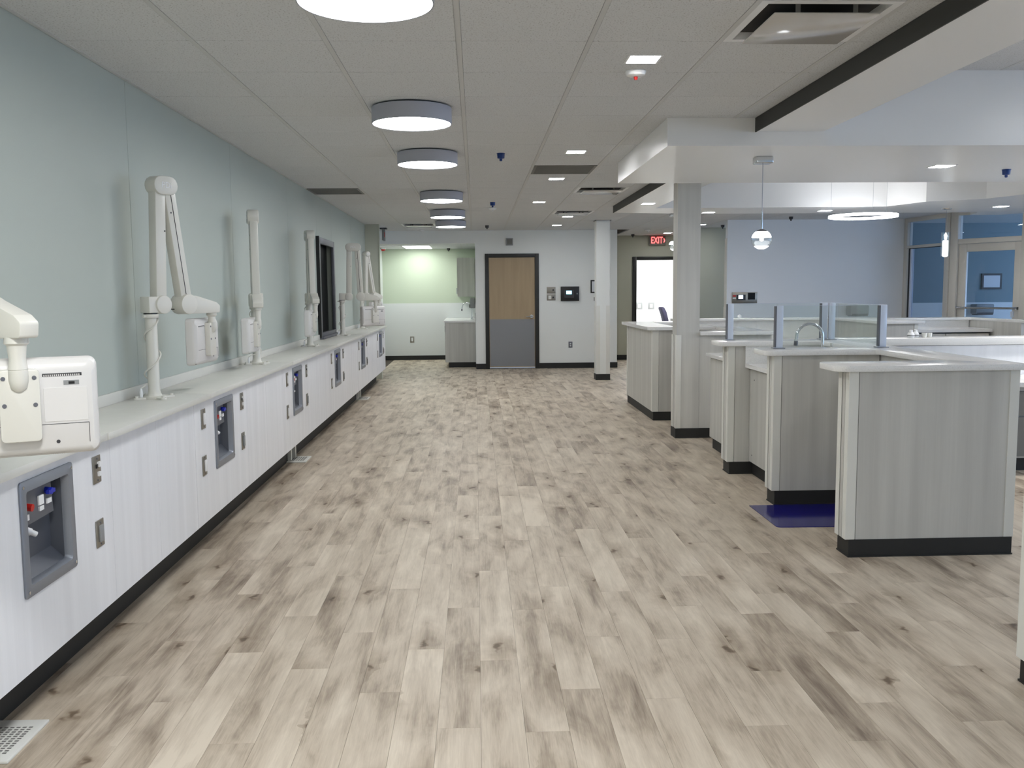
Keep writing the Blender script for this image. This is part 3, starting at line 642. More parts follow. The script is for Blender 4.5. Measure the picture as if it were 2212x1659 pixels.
# ================================================================== MONITOR ARMS
def stadium(cx, cz, hl, r, n=8):
    pts = [(cx+hl+r*math.cos(a), cz+r*math.sin(a)) for a in [-PI/2+PI*k/n for k in range(n+1)]]
    pts += [(cx-hl+r*math.cos(a), cz+r*math.sin(a)) for a in [PI/2+PI*k/n for k in range(n+1)]]
    return pts
def monitor_arm(px, py, adeg, p2, nbdeg, label, e1=0.11, e2=0.21, reach=0.155, er=0.052, p1=0.092, over=0.05, hw=0.036, spig=None, zoff=0.0):
    t = thing('monitor_arm', (px, py, ZT), label, 'monitor arm', 'monitor arms on the left worktop')
    a = math.radians(adeg); e = Vector((math.cos(a), math.sin(a), 0)); nrm = Vector((math.sin(a), -math.cos(a), 0))
    M = Matrix.Identity(4)
    for i in range(3): M[i][0] = e[i]; M[i][1] = nrm[i]; M[i][2] = (0, 0, 1)[i]
    M.translation = (px, py, 0)                     # local: x along the arm plane, y out of it, z up
    PL = MB()
    PL.lathe(px, py, [(0.058, ZT+0.0005), (0.058, ZT+0.012), (0.05, ZT+0.016)])
    for q in (PI/4, 3*PI/4):
        R = Matrix.Translation((px, py, 0)) @ Matrix.Rotation(q, 4, 'Z')
        PL.M = R; PL.prism(rrect(0.23, 0.036, 0.017, 4), ZT+0.0005, ZT+0.010); PL.M = None
    bp = obj('base_plate', PL, 'arm', t, smooth=True)
    for q in range(4):
        an = PI/4+q*PI/2; x, y = px+0.098*math.cos(an), py+0.098*math.sin(an)
        obj('bolt', MB().cyl((x, y, ZT+0.010), (x, y, ZT+0.019), 0.009, n=10), 'arm', bp)
    obj('post', MB().lathe(px, py, [(0.042, ZT+0.012), (0.034, ZT+0.03), (0.031, ZT+0.05), (0.031, 1.385), (0.030, 1.392)]), 'arm', t, smooth=True)
    co = obj('collar', MB().lathe(px, py, [(0.040, 1.376), (0.042, 1.379), (0.042, 1.393), (0.040, 1.396)]), 'arm', t, smooth=True)
    obj('collar_knob', MB(M).cyl((-0.04, 0.01, 1.386), (-0.058, 0.01, 1.386), 0.008, n=10), 'arm', co)
    obj('collar_gap', MB().lathe(px, py, [(0.036, 1.396), (0.036, 1.402)]), 'black', co)
    obj('swivel_block', MB(M).box(-0.036, max(0.045, p1-0.03), -0.038, 0.038, 1.402, 1.49), 'arm', t, bevel=0.006)
    z1, zt = 1.446, 2.083
    def disc(s, z, r, w0, w1): return MB(M).cyl((s, w0, z), (s, w1, z), r, n=28)
    obj('lower_pivot', disc(p1, z1, 0.050, -0.045, 0.05), 'arm', t, bevel=0.006)
    def beam(s0, z0, s1, z1_, w, th, y0=0.0):
        d = Vector((s1-s0, 0, z1_-z0)).normalized(); q = Vector((d.z, 0, -d.x))*w/2
        A, B = Vector((s0, 0, z0)), Vector((s1, 0, z1_)); m = MB(M)
        sec = lambda C: [C-q+Vector((0, y0-th/2, 0)), C+q+Vector((0, y0-th/2, 0)), C+q+Vector((0, y0+th/2, 0)), C-q+Vector((0, y0+th/2, 0))]
        return m.loft([sec(A), sec(B)])
    def onbeam(s0, z0, s1, z1_, f, dw, y):
        d = Vector((s1-s0, 0, z1_-z0)).normalized(); q = Vector((d.z, 0, -d.x)); A, B = Vector((s0, 0, z0)), Vector((s1, 0, z1_))
        return A+(B-A)*f+q*dw+Vector((0, y, 0))
    la = obj('lower_arm', beam(p1, z1+0.03, e1, zt, 0.068, 0.06), 'arm', t, bevel=0.008)
    h = onbeam(p1, z1, e1, zt, 0.62, 0.022, 0.031); obj('arm_screw', MB(M).cyl(h, h+Vector((0, 0.002, 0)), 0.004, n=8), 'dark', la)
    obj('elbow', MB(M).loft([[(x, y, z) for x, z in stadium((e1+e2)/2, zt, (e2-e1)/2, er)] for y in (-0.040, 0.044)]), 'arm', t, bevel=0.008)
    ua = obj('upper_arm', beam(e2, zt, p2, z1+0.02, 0.072, 0.06), 'arm', t, bevel=0.008)
    c0, c1 = onbeam(e2, zt, p2, z1, 0.04, 0.0, 0.0305), onbeam(e2, zt, p2, z1, 0.94, 0.0, 0.0305)
    c0.x, c1.x = c0.x-0.002, c1.x-0.002
    obj('groove', MB(M).add([c0, c0+Vector((0.005, 0, 0)), c1+Vector((0.005, 0, 0)), c1], [(0, 1, 2, 3)]), 'gap', ua)
    h = onbeam(e2, zt, p2, z1, 0.22, 0.016, 0.030); obj('arm_screw', MB(M).cyl(h, h+Vector((0, 0.002, 0)), 0.004, n=8), 'dark', ua)
    text('logo', 'PDi', 0.045, 'sticker', M @ Matrix.Translation(((e1+e2)/2, 0.0445, zt)) @ Matrix.Rotation(PI/2, 4, 'X') @ Matrix.Rotation(PI, 4, 'Y') if False else M @ Matrix.Translation(((e1+e2)/2, 0.0445, zt)) @ Matrix(((1, 0, 0, 0), (0, 0, 1, 0), (0, 1, 0, 0), (0, 0, 0, 1))), t, 0.0008)
    hd = MB(M).loft([[(x, y, z) for x, z in rpoly([(p2-0.02, z1-0.055), (p2+reach+over-0.005, z1-0.052), (p2+reach+over, z1-0.012), (p2+reach+over-0.025, z1+0.008), (p2+0.06, z1+0.046), (p2-0.02, z1+0.05)], [0.004, 0.01, 0.012, 0.02, 0.03, 0.01], 4)] for y in (-hw, hw)])
    hdo = obj('head_arm', hd, 'arm', t, bevel=0.010)
    obj('head_pivot', disc(p2, z1, 0.056, -0.05, 0.05), 'arm', hdo, bevel=0.006)
    obj('pivot_slot', MB(M).box(p2-0.05, p2-0.02, -0.0505, -0.02, z1-0.03, z1+0.02), 'black', hdo)
    sp = (M @ Vector((p2+reach, 0, 0)))
    if spig: sp = Vector((spig[0], spig[1], 0))
    zz = zoff
    so = obj('neck', MB().lathe(sp.x, sp.y, [(0.028, z1-0.05), (0.030, z1-0.066), (0.024, z1-0.072), (0.0205, z1-0.09+zz), (0.0205, z1-0.10+zz), (0.0235, z1-0.118+zz), (0.0238, z1-0.122+zz), (0.0225, z1-0.123+zz), (0.0238, z1-0.124+zz), (0.0243, z1-0.15+zz), (0.020, z1-0.17+zz), (0.010, z1-0.18+zz)]), 'arm', t, smooth=True)
    # monitor, local frame: x to the right seen from its back, y out of its back, z up
    b = math.radians(nbdeg); nb = Vector((math.cos(b), math.sin(b), 0)); rx = Vector((-nb.y, nb.x, 0))
    Q = Matrix.Identity(4)
    for i in range(3): Q[i][0] = rx[i]; Q[i][1] = nb[i]; Q[i][2] = (0, 0, 1)[i]
    zc = 1.218+zz; Q.translation = (sp.x, sp.y, zc)
    WD, HT = 0.378, 0.262
    sec = lambda w, h, r, y, dz=0: [(x, y, z+dz) for x, z in rrect(w, h, r, 6)]
    mo = obj('monitor', MB(Q).loft([sec(WD-0.006, HT-0.006, 0.018, -0.088), sec(WD, HT, 0.02, -0.084), sec(WD, HT, 0.022, -0.052), sec(WD-0.008, HT-0.014, 0.022, -0.036), sec(WD-0.03, HT-0.045, 0.022, -0.026)]), 'monitor', t, smooth=True)
    obj('screen', MB(Q).box(-WD/2+0.02, WD/2-0.02, -0.0895, -0.0875, -HT/2+0.02, HT/2-0.02), 'blackglass', mo)
    yb = -0.026
    for s0, s1 in ((0.055, 0.15), (-0.15, -0.055)):
        m = MB(Q).box(s0, s1, yb-0.001, yb+0.0008, 0.082, 0.090); obj('vent_slot', m, 'dark', mo)
        m = MB(Q)
        for k in range(18):
            x = s0+0.003+k*(s1-s0-0.006)/18; m.box(x, x+0.0026, yb, yb+0.002, 0.082, 0.087)
        obj('vent_fins', m, 'monitor', mo)
    obj('port', MB(Q).box(0.105, 0.143, yb-0.001, yb+0.0009, 0.058, 0.070), 'grey', mo); obj('port_plug', MB(Q).box(0.117, 0.132, yb, yb+0.0015, 0.060, 0.067), 'black', mo)
    obj('cover_seam', MB(Q).box(-0.16, 0.163, yb-0.0005, yb+0.0006, -0.047, -0.0455).box(0.1615, 0.163, yb-0.0005, yb+0.0006, -0.10, -0.047), 'gap', mo)
    obj('cover_panel', MB(Q).box(0.055, 0.162, yb-0.001, yb+0.0012, -0.04, 0.052), 'monitor', mo, bevel=0.001, seg=1)
    obj('lock_hole', MB(Q).cyl((0.085, yb-0.002, -0.094), (0.085, yb+0.0008, -0.094), 0.005, n=12), 'dark', mo)
    obj('bottom_seam', MB(Q).box(-0.19, 0.12, -0.0385, -0.0365, -HT/2+0.0065, -HT/2+0.0085), 'gap', mo)
    m = MB(Q)
    for k in range(7): m.box(0.07+k*0.0045, 0.0722+k*0.0045, -0.07, -0.055, -HT/2-0.0008, -HT/2+0.001)
    obj('speaker_slits', m, 'dark', mo)
    br = obj('mount_bracket', MB(Q).loft([[(x, y, z) for x, z in rpoly([(-0.048, -0.085), (0.048, -0.085), (0.048, 0.105), (-0.048, 0.105)], 0.012, 4)] for y in (-0.03, 0.004)]), 'arm', t, bevel=0.003)
    for sx in (-0.036, 0.036):
        for sz in (0.083, 0.012):
            so_ = MB(Q).cyl((sx, 0.004, sz), (sx, 0.0055, sz), 0.0056, n=14); obj('screw', so_, 'dark_steel', br)
    # cord: down from the collar, once and a half around the post, to a plug on the base
    pts = []
    for k in range(46):
        f = k/45; th = a-0.6-f*3.4*PI; r = 0.0355+0.012*math.sin(f*PI*3)**2
        pts.append((px+r*math.cos(th), py+r*math.sin(th), 1.375-f*(1.375-ZT-0.09)))
    ex = (px-0.05, py-0.055)
    pts += [(px-0.03, py-0.045, ZT+0.075), (ex[0], ex[1], ZT+0.06), (ex[0], ex[1], ZT+0.02)]
    cd = obj('cord', MB().tube(pts, 0.0042, 6), 'arm', t, smooth=True)
    obj('plug', MB().lathe(ex[0], ex[1], [(0.008, ZT+0.012), (0.009, ZT+0.04), (0.005, ZT+0.058)], 12), 'white', cd, smooth=True)
    return t
monitor_arm(-1.745, 2.72, -27, 0.49, -65, 'white monitor arm nearest the camera, large screen seen from behind', e1=0.2, e2=0.3, over=0.03, hw=0.028, spig=(-1.192, 2.437), zoff=-0.012)
monitor_arm(-1.745, 5.03, 58, 0.225, -3, 'tall white folded monitor arm, second from camera, on round post with wound cord', e1=0.078, e2=0.135, er=0.05, p1=0.055, reach=0.195, over=0.035, zoff=0.015)
monitor_arm(-1.745, 7.38, -74, 0.25, 2, 'white monitor arm seen edge-on, third from camera', zoff=-0.03)
monitor_arm(-1.745, 9.75, -71, 0.25, 2, 'white monitor arm seen edge-on beside the dark window', zoff=-0.02)
monitor_arm(-1.745, 12.15, 4, 0.24, -46, 'white monitor arm past the dark window, elbow face on, wide screen', reach=0.19, zoff=-0.03)
monitor_arm(-1.745, 14.25, 60, 0.29, -20, 'farthest white monitor arm, half hidden behind another screen', e1=0.115, e2=0.15, er=0.038)

# ================================================================== NURSE STATIONS (right)
def wing(y0, x0, x1, label, th=0.15, right_end=True, top=1.045):
    t = thing('station_divider', ((x0+x1)/2, y0+th/2, 0), label, 'partition', 'low partitions of the nurse stations')
    y1 = y0+th
    obj('core', MB().box(x0+0.006, x1-0.006, y0+0.006, y1-0.006, 0.10, top), 'lam_grey', t)
    obj('front_panel', MB().box(x0+0.058, x1-(0.052 if right_end else 0.0), y0+0.001, y0+0.006, 0.10, top), 'lam_grey', t)
    obj('back_panel', MB().box(x0+0.058, x1-0.052, y1-0.006, y1-0.001, 0.10, top), 'lam_grey', t)
    obj('end_strip', MB().box(x0+0.001, x0+0.006, y0+0.06, y1-0.055, 0.10, top), 'lam_grey', t)
    def guard(cx, cy, sx, sy, w=0.055, k=0.004, lside=0.05):
        m = MB(); xa, xb = sorted((cx, cx+sx*w)); ya, yb = sorted((cy, cy+sy*k)); m.box(xa, xb, ya, yb, 0.10, top)
        xa, xb = sorted((cx, cx+sx*k)); ya, yb = sorted((cy+sy*k, cy+sy*lside)); m.box(xa, xb, ya, yb, 0.10, top)
        obj('corner_guard', m, 'guard', t, bevel=0.0015, seg=1)
    guard(x0-0.002, y0-0.002, 1, 1); guard(x0-0.002, y1+0.002, 1, -1)
    if right_end: guard(x1+0.002, y0-0.002, -1, 1); guard(x1+0.002, y1+0.002, -1, -1)
    obj('base', MB().box(x0+0.018, x1-0.005, y0-0.004, y1+0.004, 0, 0.10).box(x0+0.014, x1-0.002, y0-0.010, y1+0.010, 0, 0.008), 'base', t)
    return t
wing(3.17, 2.046, 2.75, 'low partition at the right edge, only a white corner guard showing')
wing(4.98, 2.052, 3.01, 'nearest low partition of grey laminate with white corner guards and black base')
wing(6.25, 2.045, 2.78, 'second low partition, behind the nearest one, blue mat at its foot', right_end=False)
wing(7.35, 2.03, 2.78, 'third low partition of grey laminate beside the low sink counter', th=0.17, right_end=False)
t = thing('station_divider', (2.91, 6.1, 0), 'long grey laminate partition joining the three near station wings', 'partition', 'low partitions of the nurse stations')
obj('core', MB().box(2.79, 3.0, 5.145, 7.52, 0.10, 1.045), 'lam_grey', t); obj('base', MB().box(2.785, 3.005, 5.145, 7.52, 0, 0.10), 'base', t)
capA = obj('ledge_top', MB().prism(rpoly([(1.972, 4.952), (3.045, 4.952), (3.045, 7.66), (1.955, 7.66), (1.955, 7.318), (2.76, 7.318), (2.76, 6.55), (1.978, 6.55), (1.978, 6.222), (2.76, 6.222), (2.76, 5.27), (1.972, 5.27)],
    [0.075, 0.03, 0.02, 0.06, 0.06, 0.0, 0.0, 0.06, 0.06, 0.02, 0.02, 0.06]), 1.045, 1.08), 'quartz', bevel=0.005)
tag(capA, 'white quartz ledge with rounded ends capping the three near partitions', 'ledge')
# sink counter between second and third partition
t = thing('sink_counter', (2.5, 6.9, 0), 'low sink counter of grey laminate under glass screens, between two partitions', 'counter')
obj('front_panel', MB().box(2.205, 2.223, 6.42, 7.335, 0.11, 0.858), 'lam_grey', t)
obj('body', MB().box(2.23, 2.785, 6.42, 7.335, 0.10, 0.855), 'lam_grey', t)
obj('shadow_gap', MB().box(2.215, 2.23, 6.42, 7.335, 0.858, 0.870), 'black', t)
m = MB().box(2.165, 2.30, 6.415, 7.345, 0.872, 0.905).box(2.70, 2.785, 6.415, 7.345, 0.872, 0.905).box(2.30, 2.70, 6.415, 6.62, 0.872, 0.905).box(2.30, 2.70, 7.14, 7.345, 0.872, 0.905)
obj('counter_top', m, 'quartz', t)
obj('sink_basin', MB().box(2.29, 2.71, 6.61, 7.15, 0.70, 0.71).box(2.29, 2.30, 6.61, 7.15, 0.70, 0.9).box(2.70, 2.71, 6.61, 7.15, 0.70, 0.9).box(2.29, 2.71, 6.61, 6.62, 0.70, 0.9).box(2.29, 2.71, 7.14, 7.15, 0.70, 0.9), 'steel', t)
obj('backsplash', MB().box(2.165, 2.785, 7.335, 7.347, 0.905, 1.045), 'quartz', t)
obj('base', MB().box(2.235, 2.785, 6.42, 7.335, 0, 0.10), 'base', t)
for y in (7.22, 7.25):
    z = 0.78 if y < 7.24 else 0.17
    obj('panel_screw', MB().cyl((2.205, y, z), (2.203, y, z), 0.005, n=8), 'dark', t)
def gooseneck(x, y, z0, zt, reach, r, label, dx=-1, dy=0.0):
    t = thing('faucet', (x, y, z0), label, 'faucet')
    R = reach/2; zc = zt-R
    pts = [(x, y, z0+0.02), (x, y, z0+(zc-z0)*0.5), (x, y, zc)]+[(x+dx*(R-R*math.cos(th)), y+dy*(R-R*math.cos(th)), zc+R*math.sin(th)) for th in [PI*k/14*1.0 for k in range(1, 15)]]
    e = pts[-1]; pts += [(e[0]+dx*0.004, e[1], e[2]-0.03)]
    sp = obj('spout', MB().tube(pts, r, 12), 'chrome', t, smooth=True)
    obj('aerator', MB().cyl(pts[-1], (pts[-1][0]+dx*0.002, pts[-1][1], pts[-1][2]-0.035), r*1.25), 'dark_steel', sp, smooth=True)
    obj('faucet_base', MB().lathe(x, y, [(r*2.2, z0+0.0005), (r*2.2, z0+0.012), (r*1.4, z0+0.035)], 20), 'chrome', t, smooth=True)
    obj('handle', MB().cyl((x, y, z0+0.03), (x+0.02, y-0.05, z0+0.06), 0.006, n=10), 'chrome', t, smooth=True)
    return t
gooseneck(2.575, 7.04 if False else 6.77, 0.905, 1.243, 0.195, 0.012, 'chrome gooseneck faucet behind the second partition, in front of glass')
sd = obj('soap_pump', MB().lathe(2.63, 6.74, [(0.018, 0.906), (0.018, 0.915), (0.007, 0.93), (0.007, 1.075), (0.012, 1.08), (0.012, 1.10)], 14), 'guard', smooth=True)
tag(sd, 'small pale soap pump standing just right of the chrome faucet', 'soap pump')
# counter between third partition and column
t = thing('low_counter', (2.5, 8.1, 0), 'low grey laminate counter with white top between third partition and column', 'counter')
obj('front_panel', MB().box(2.205, 2.223, 7.55, 8.6, 0.11, 0.858), 'lam_grey', t); obj('body', MB().box(2.23, 2.9, 7.55, 8.6, 0.10, 0.87), 'lam_grey', t)
obj('counter_top', MB().box(2.165, 2.9, 7.535, 8.63, 0.872, 0.905), 'quartz', t, bevel=0.004); obj('base', MB().box(2.235, 2.9, 7.55, 8.6, 0, 0.10), 'base', t)
# wing beside column
t = thing('station_divider', (2.62, 9.27, 0), 'grey laminate partition built against the big square column', 'partition', 'low partitions of the nurse stations')
obj('core', MB().box(2.245, 2.98, 9.205, 9.36, 0.10, 1.042).box(2.80, 2.98, 9.36, 10.6, 0.10, 1.042), 'lam_grey', t); obj('base', MB().box(2.251, 2.985, 9.195, 9.37, 0, 0.10).box(2.79, 2.985, 9.37, 10.6, 0, 0.1), 'base', t)
o = obj('ledge_top', MB().prism(rpoly([(2.245, 9.16), (3.0, 9.16), (3.0, 10.42), (2.72, 10.42), (2.72, 9.5), (2.245, 9.5)], [0, 0.02, 0.02, 0.02, 0.02, 0]), 1.042, 1.078), 'quartz', bevel=0.005)
tag(o, 'white quartz ledge on the partition beside the big column', 'ledge')
# closed station beyond the column
t = thing('station_counter', (2.4, 11.4, 0), 'boxy pale laminate station left of and beyond the big column, black base', 'counter')
obj('side_panel', MB().box(2.02, 2.03, 10.56, 12.22, 0.10, 1.042), 'lam_grey', t); obj('body', MB().box(2.03, 2.70, 10.5, 12.28, 0.10, 0.99), 'lam_grey', t)
obj('front_panel', MB().box(2.09, 2.70, 10.488, 10.5, 0.10, 1.042), 'lam_grey', t)
obj('inner_rim', MB().box(2.03, 2.28, 10.5, 12.28, 0.99, 1.042).box(2.64, 2.70, 10.5, 12.28, 0.99, 1.042).box(2.28, 2.64, 10.5, 10.78, 0.99, 1.042).box(2.28, 2.64, 12.0, 12.28, 0.99, 1.042), 'lam_grey', t)
obj('recessed_top', MB().box(2.28, 2.64, 10.78, 12.0, 0.99, 1.0), 'quartz', t)
for m in (MB().box(2.014, 2.088, 10.484, 10.488, 0.10, 1.042).box(2.014, 2.02, 10.488, 10.555, 0.10, 1.042), MB().box(2.014, 2.02, 12.225, 12.285, 0.10, 1.042)): obj('corner_guard', m, 'guard', t, bevel=0.0015, seg=1)
obj('base', MB().box(2.026, 2.70, 10.48, 12.285, 0, 0.10), 'base', t)
m = MB()
pt = rpoly([(1.955, 10.43), (2.78, 10.43), (2.78, 12.36), (1.955, 12.36)], [0.10, 0.05, 0.02, 0.02])
inner = [(2.30, 10.80), (2.62, 10.80), (2.62, 11.98), (2.30, 11.98)]
m.prism(rpoly([(1.955, 10.43), (2.78, 10.43), (2.78, 10.80), (1.955, 10.80)], [0.10, 0.05, 0, 0]), 1.042, 1.078); m.box(1.955, 2.30, 10.80, 11.98, 1.042, 1.078); m.box(2.62, 2.78, 10.80, 11.98, 1.042, 1.078); m.box(1.955, 2.78, 11.98, 12.36, 1.042, 1.078)
o = obj('ledge_top', m, 'quartz'); tag(o, 'white quartz ledge framing a recess on the station beyond the column', 'ledge')
# long cross wall with white top on the right
t = thing('station_divider', (6.0, 7.9, 0), 'long pale laminate partition crossing the right side behind the glass', 'partition', 'low partitions of the nurse stations')
obj('front_panel', MB().box(3.06, 9.9, 7.83, 7.84, 0.10, 1.0), 'lam_white', t); obj('core', MB().box(3.06, 9.9, 7.84, 8.0, 0.10, 1.0), 'lam_white', t); obj('base', MB().box(3.06, 9.9, 7.825, 8.0, 0, 0.10), 'base', t)
o = obj('ledge_top', MB().box(3.05, 9.92, 7.80, 8.12, 1.005, 1.066), 'quartz', bevel=0.004); tag(o, 'long thick white ledge crossing the right side, bottles on it', 'ledge')
# desk at the right edge
t = thing('desk', (6.5, 7.5, 0), 'white desk with grey drawers glimpsed past the nearest partition, right edge', 'desk')
obj('desk_top', MB().box(4.0, 9.9, 7.18, 7.825, 0.70, 0.74), 'quartz', t, bevel=0.004)
for k in range(5):
    x = 4.1+k*1.1
    d = obj('drawer', MB().box(x, x+1.09, 7.25, 7.27, 0.46, 0.66), 'grille', t); obj('drawer_pull', MB().box(x+0.45, x+0.6, 7.235, 7.25, 0.55, 0.565), 'steel', d)
    d = obj('drawer', MB().box(x, x+1.09, 7.25, 7.27, 0.13, 0.45), 'grille', t); obj('drawer_pull', MB().box(x+0.45, x+0.6, 7.235, 7.25, 0.33, 0.345), 'steel', d)
obj('body', MB().box(4.1, 9.6, 7.27, 7.82, 0.11, 0.70), 'lam_grey', t); obj('toe_kick', MB().box(4.1, 9.6, 7.31, 7.82, 0, 0.11), 'base', t)
# far station: back wall with white top, end wing and bay
t = thing('station_counter', (4.3, 13.35, 0), 'long low white counter wall in front of the pale blue-white wall', 'counter')
obj('front_panel', MB().box(2.9, 5.21, 13.34, 13.36, 0.10, 1.04), 'quartz', t); obj('core', MB().box(2.9, 5.215, 13.36, 13.5, 0.10, 1.04), 'lam_grey', t); obj('base', MB().box(2.9, 5.21, 13.33, 13.34, 0, 0.10), 'base', t)
t2 = thing('station_divider', (5.5, 12.4, 0), 'far station wing with warm pale laminate end, in front of the glass door', 'partition', 'low partitions of the nurse stations')
obj('core', MB().box(5.22, 5.70, 11.72, 13.35, 0.10, 1.04), 'lam_grey', t2); obj('corner_guard', MB().box(5.655, 5.705, 11.712, 11.72, 0.10, 1.04).box(5.70, 5.705, 11.72, 11.76, 0.1, 1.04), 'guard', t2); obj('base', MB().box(5.23, 5.69, 11.71, 11.72, 0, 0.10), 'base', t2)
o = obj('ledge_top', MB().prism(rpoly([(5.16, 11.62), (5.78, 11.62), (5.78, 12.72), (6.95, 12.72), (6.95, 11.45), (7.10, 11.45), (7.10, 13.05), (5.78, 13.05), (5.78, 13.62), (2.88, 13.62), (2.88, 13.30), (5.16, 13.30)], [0.06, 0.06, 0, 0, 0.02, 0.02, 0, 0, 0, 0, 0, 0]), 1.04, 1.076), 'quartz', bevel=0.004)
tag(o, 'pale quartz ledge winding around the far nurse station', 'ledge')
t3 = thing('drawer_unit', (6.35, 12.5, 0), 'far desk bay with white backsplash and grey drawers below the glass door', 'cabinet')
obj('backsplash', MB().box(5.71, 6.94, 12.76, 12.78, 0.94, 1.04), 'quartz', t3); obj('worktop', MB().box(5.71, 6.94, 12.15, 12.76, 0.90, 0.94), 'quartz', t3)
obj('body', MB().box(5.72, 6.93, 12.22, 12.9, 0.1, 0.86), 'lam_grey', t3)
for k in range(2):
    d = obj('drawer', MB().box(5.73+k*0.6, 6.32+k*0.6, 12.20, 12.22, 0.60, 0.878), 'lam_grey', t3); obj('drawer_pull', MB().cyl((6.02+k*0.6, 12.20, 0.78), (6.02+k*0.6, 12.18, 0.78), 0.012, n=12), 'dark', d)
obj('shadow_gap', MB().box(5.72, 6.93, 12.19, 12.22, 0.884, 0.897), 'black', t3)
t4 = thing('station_divider', (7.02, 12.2, 0), 'far right station wing ending in a pale post under the push bar', 'partition', 'low partitions of the nurse stations')
obj('core', MB().box(6.95, 7.08, 11.52, 13.0, 0.10, 1.04), 'lam_grey', t4); obj('corner_guard', MB().box(7.03, 7.085, 11.512, 11.52, 0.10, 1.04), 'guard', t4); obj('base', MB().box(6.96, 7.07, 11.51, 11.52, 0, 0.1), 'base', t4)

# glass screens
def glass_screen(p, q, label, posts):
    t = thing('glass_screen', ((p[0]+q[0])/2, (p[1]+q[1])/2, 1.08), label, 'glass screen', 'glass screens around the sink')
    M = frameM(p, q); L = math.dist(p, q)
    obj('pane', MB(M).box(0.02, L-0.02, -0.004, 0.004, 1.088, 1.382), 'glass', t)
    obj('pane_edge', MB(M).box(0.02, L-0.02, -0.004, 0.004, 1.382, 1.3835), 'alu', t)
    for s in posts:
        x = s*L; o = obj('post', MB(M).box(x-0.028, x+0.028, -0.018, 0.018, 1.082, 1.384), 'alu', t, bevel=0.003)
        obj('post_foot', MB(M).box(x-0.042, x+0.042, -0.03, 0.03, 1.0803, 1.086), 'steel', o)
        obj('post_slot', MB(M).box(x-0.029, x+0.029, -0.0185, 0.0185, 1.09, 1.38) if False else MB(M).box(x-0.0285, x-0.020, -0.0185, 0.0185, 1.09, 1.38), 'dark_steel', o)
glass_screen((2.07, 7.58), (2.90, 7.58), 'far glass screen on the third partition, aluminium posts', (0.035, 0.985))
glass_screen((2.115, 6.47), (2.90, 6.47), 'near glass screen above the second partition, in front of faucet', (0.035, 0.985))
glass_screen((2.93, 7.54), (2.93, 6.52), 'glass screen along the spine, joining the two other screens', (0.03,))

# small things on the ledges
def bottle(x, y, z, label):
    t = thing('bottle', (x, y, z), label, 'bottle', 'white bottles on the ledge')
    obj('body', MB().lathe(x, y, [(0.026, z+0.0005), (0.030, z+0.008), (0.030, z+0.03), (0.022, z+0.045), (0.013, z+0.052)], 18), 'white', t, smooth=True)
    obj('cap', MB().lathe(x, y, [(0.014, z+0.052), (0.014, z+0.066), (0.011, z+0.068)], 16), 'sticker', t, smooth=True)
    obj('bottle_label', MB().lathe(x, y, [(0.0305, z+0.014), (0.0305, z+0.024)], 18), 'grey', t)
bottle(3.80, 7.93, 1.066, 'left white bottle of the pair on the long ledge'); bottle(3.86, 7.97, 1.066, 'right white bottle of the pair on the long ledge')
for i, (x, y) in enumerate(((3.93, 7.95), (3.98, 7.96))):
    c = obj('cup', MB().loft([[(x+r*math.cos(2*PI*k/16), y+r*math.sin(2*PI*k/16), z) for k in range(16)] for r, z in ((0.018, 1.0665), (0.023, 1.105), (0.0215, 1.105), (0.0165, 1.069))]), 'guard', smooth=True)
    tag(c, 'small translucent white cup on the long ledge, %s, beside two bottles' % ('nearer them' if i == 0 else 'farther from them'), 'cup', 'cups on the ledge')
c = obj('dome_button', MB().lathe(3.87, 13.45, [(0.03, 1.0765), (0.036, 1.085), (0.03, 1.112), (0.015, 1.125), (0.004, 1.128)], 16), 'white', smooth=True)
tag(c, 'small white rounded object on the far white ledge seen through glass', 'ornament')
c = obj('clip_holder', MB().box(3.085, 3.16, 7.1, 7.16, 1.0, 1.012).box(3.085, 3.09, 7.1, 7.16, 0.97, 1.012), 'alu'); 
bpy.data.objects.remove(c)
# blue mat
o = obj('floor_mat', MB().prism(rpoly([(1.885, 5.64), (2.75, 5.62), (2.75, 6.23), (1.882, 6.235)], [0.03, 0.01, 0.01, 0.006]), 0.0006, 0.004), 'mat'); tag(o, 'glossy dark blue sticky mat on the floor between two partitions', 'mat')

# ================================================================== CEILING FIXTURES
def drum():
    x, y = -0.388, 3.49
    t = thing('drum_light', (x, y, ZC), '', 'ceiling light', 'drum lights in a row down the hall')
    obj('canopy_gap', MB().lathe(x, y, [(0.225, 2.645), (0.225, 2.6545)], 40), 'black', t)
    n = 48; pr = [(0.238, 2.555), (0.238, 2.645), (0.25, 2.645), (0.25, 2.549), (0.244, 2.549), (0.244, 2.555)]
    obj('drum_shade', MB().loft([[(x+r*math.cos(2*PI*k/n), y+r*math.sin(2*PI*k/n), z) for k in range(n)] for r, z in pr+[pr[0]]], cap=False).lathe(x, y, [(0.24, 2.643), (0.24, 2.645)], n), 'drum', t, smooth=True)
    obj('diffuser', MB().lathe(x, y, [(0.243, 2.553), (0.243, 2.558)], n), 'lens', t)
    return t
dr = drum()
for i, y in enumerate((3.49, 5.94, 7.83, 10.93, 13.35, 15.3)):
    lab = 'round grey drum light glowing white, %s' % ['nearest, cut by the top of the frame', 'second from the camera', 'third from the camera', 'fourth from the camera', 'fifth from the camera, overlapping the farthest', 'farthest down the hall'][i]
    if i == 0: dr['label'] = lab
    else: dup(dr, (-0.388+(-0.01 if i == 5 else 0), y, ZC), lab)
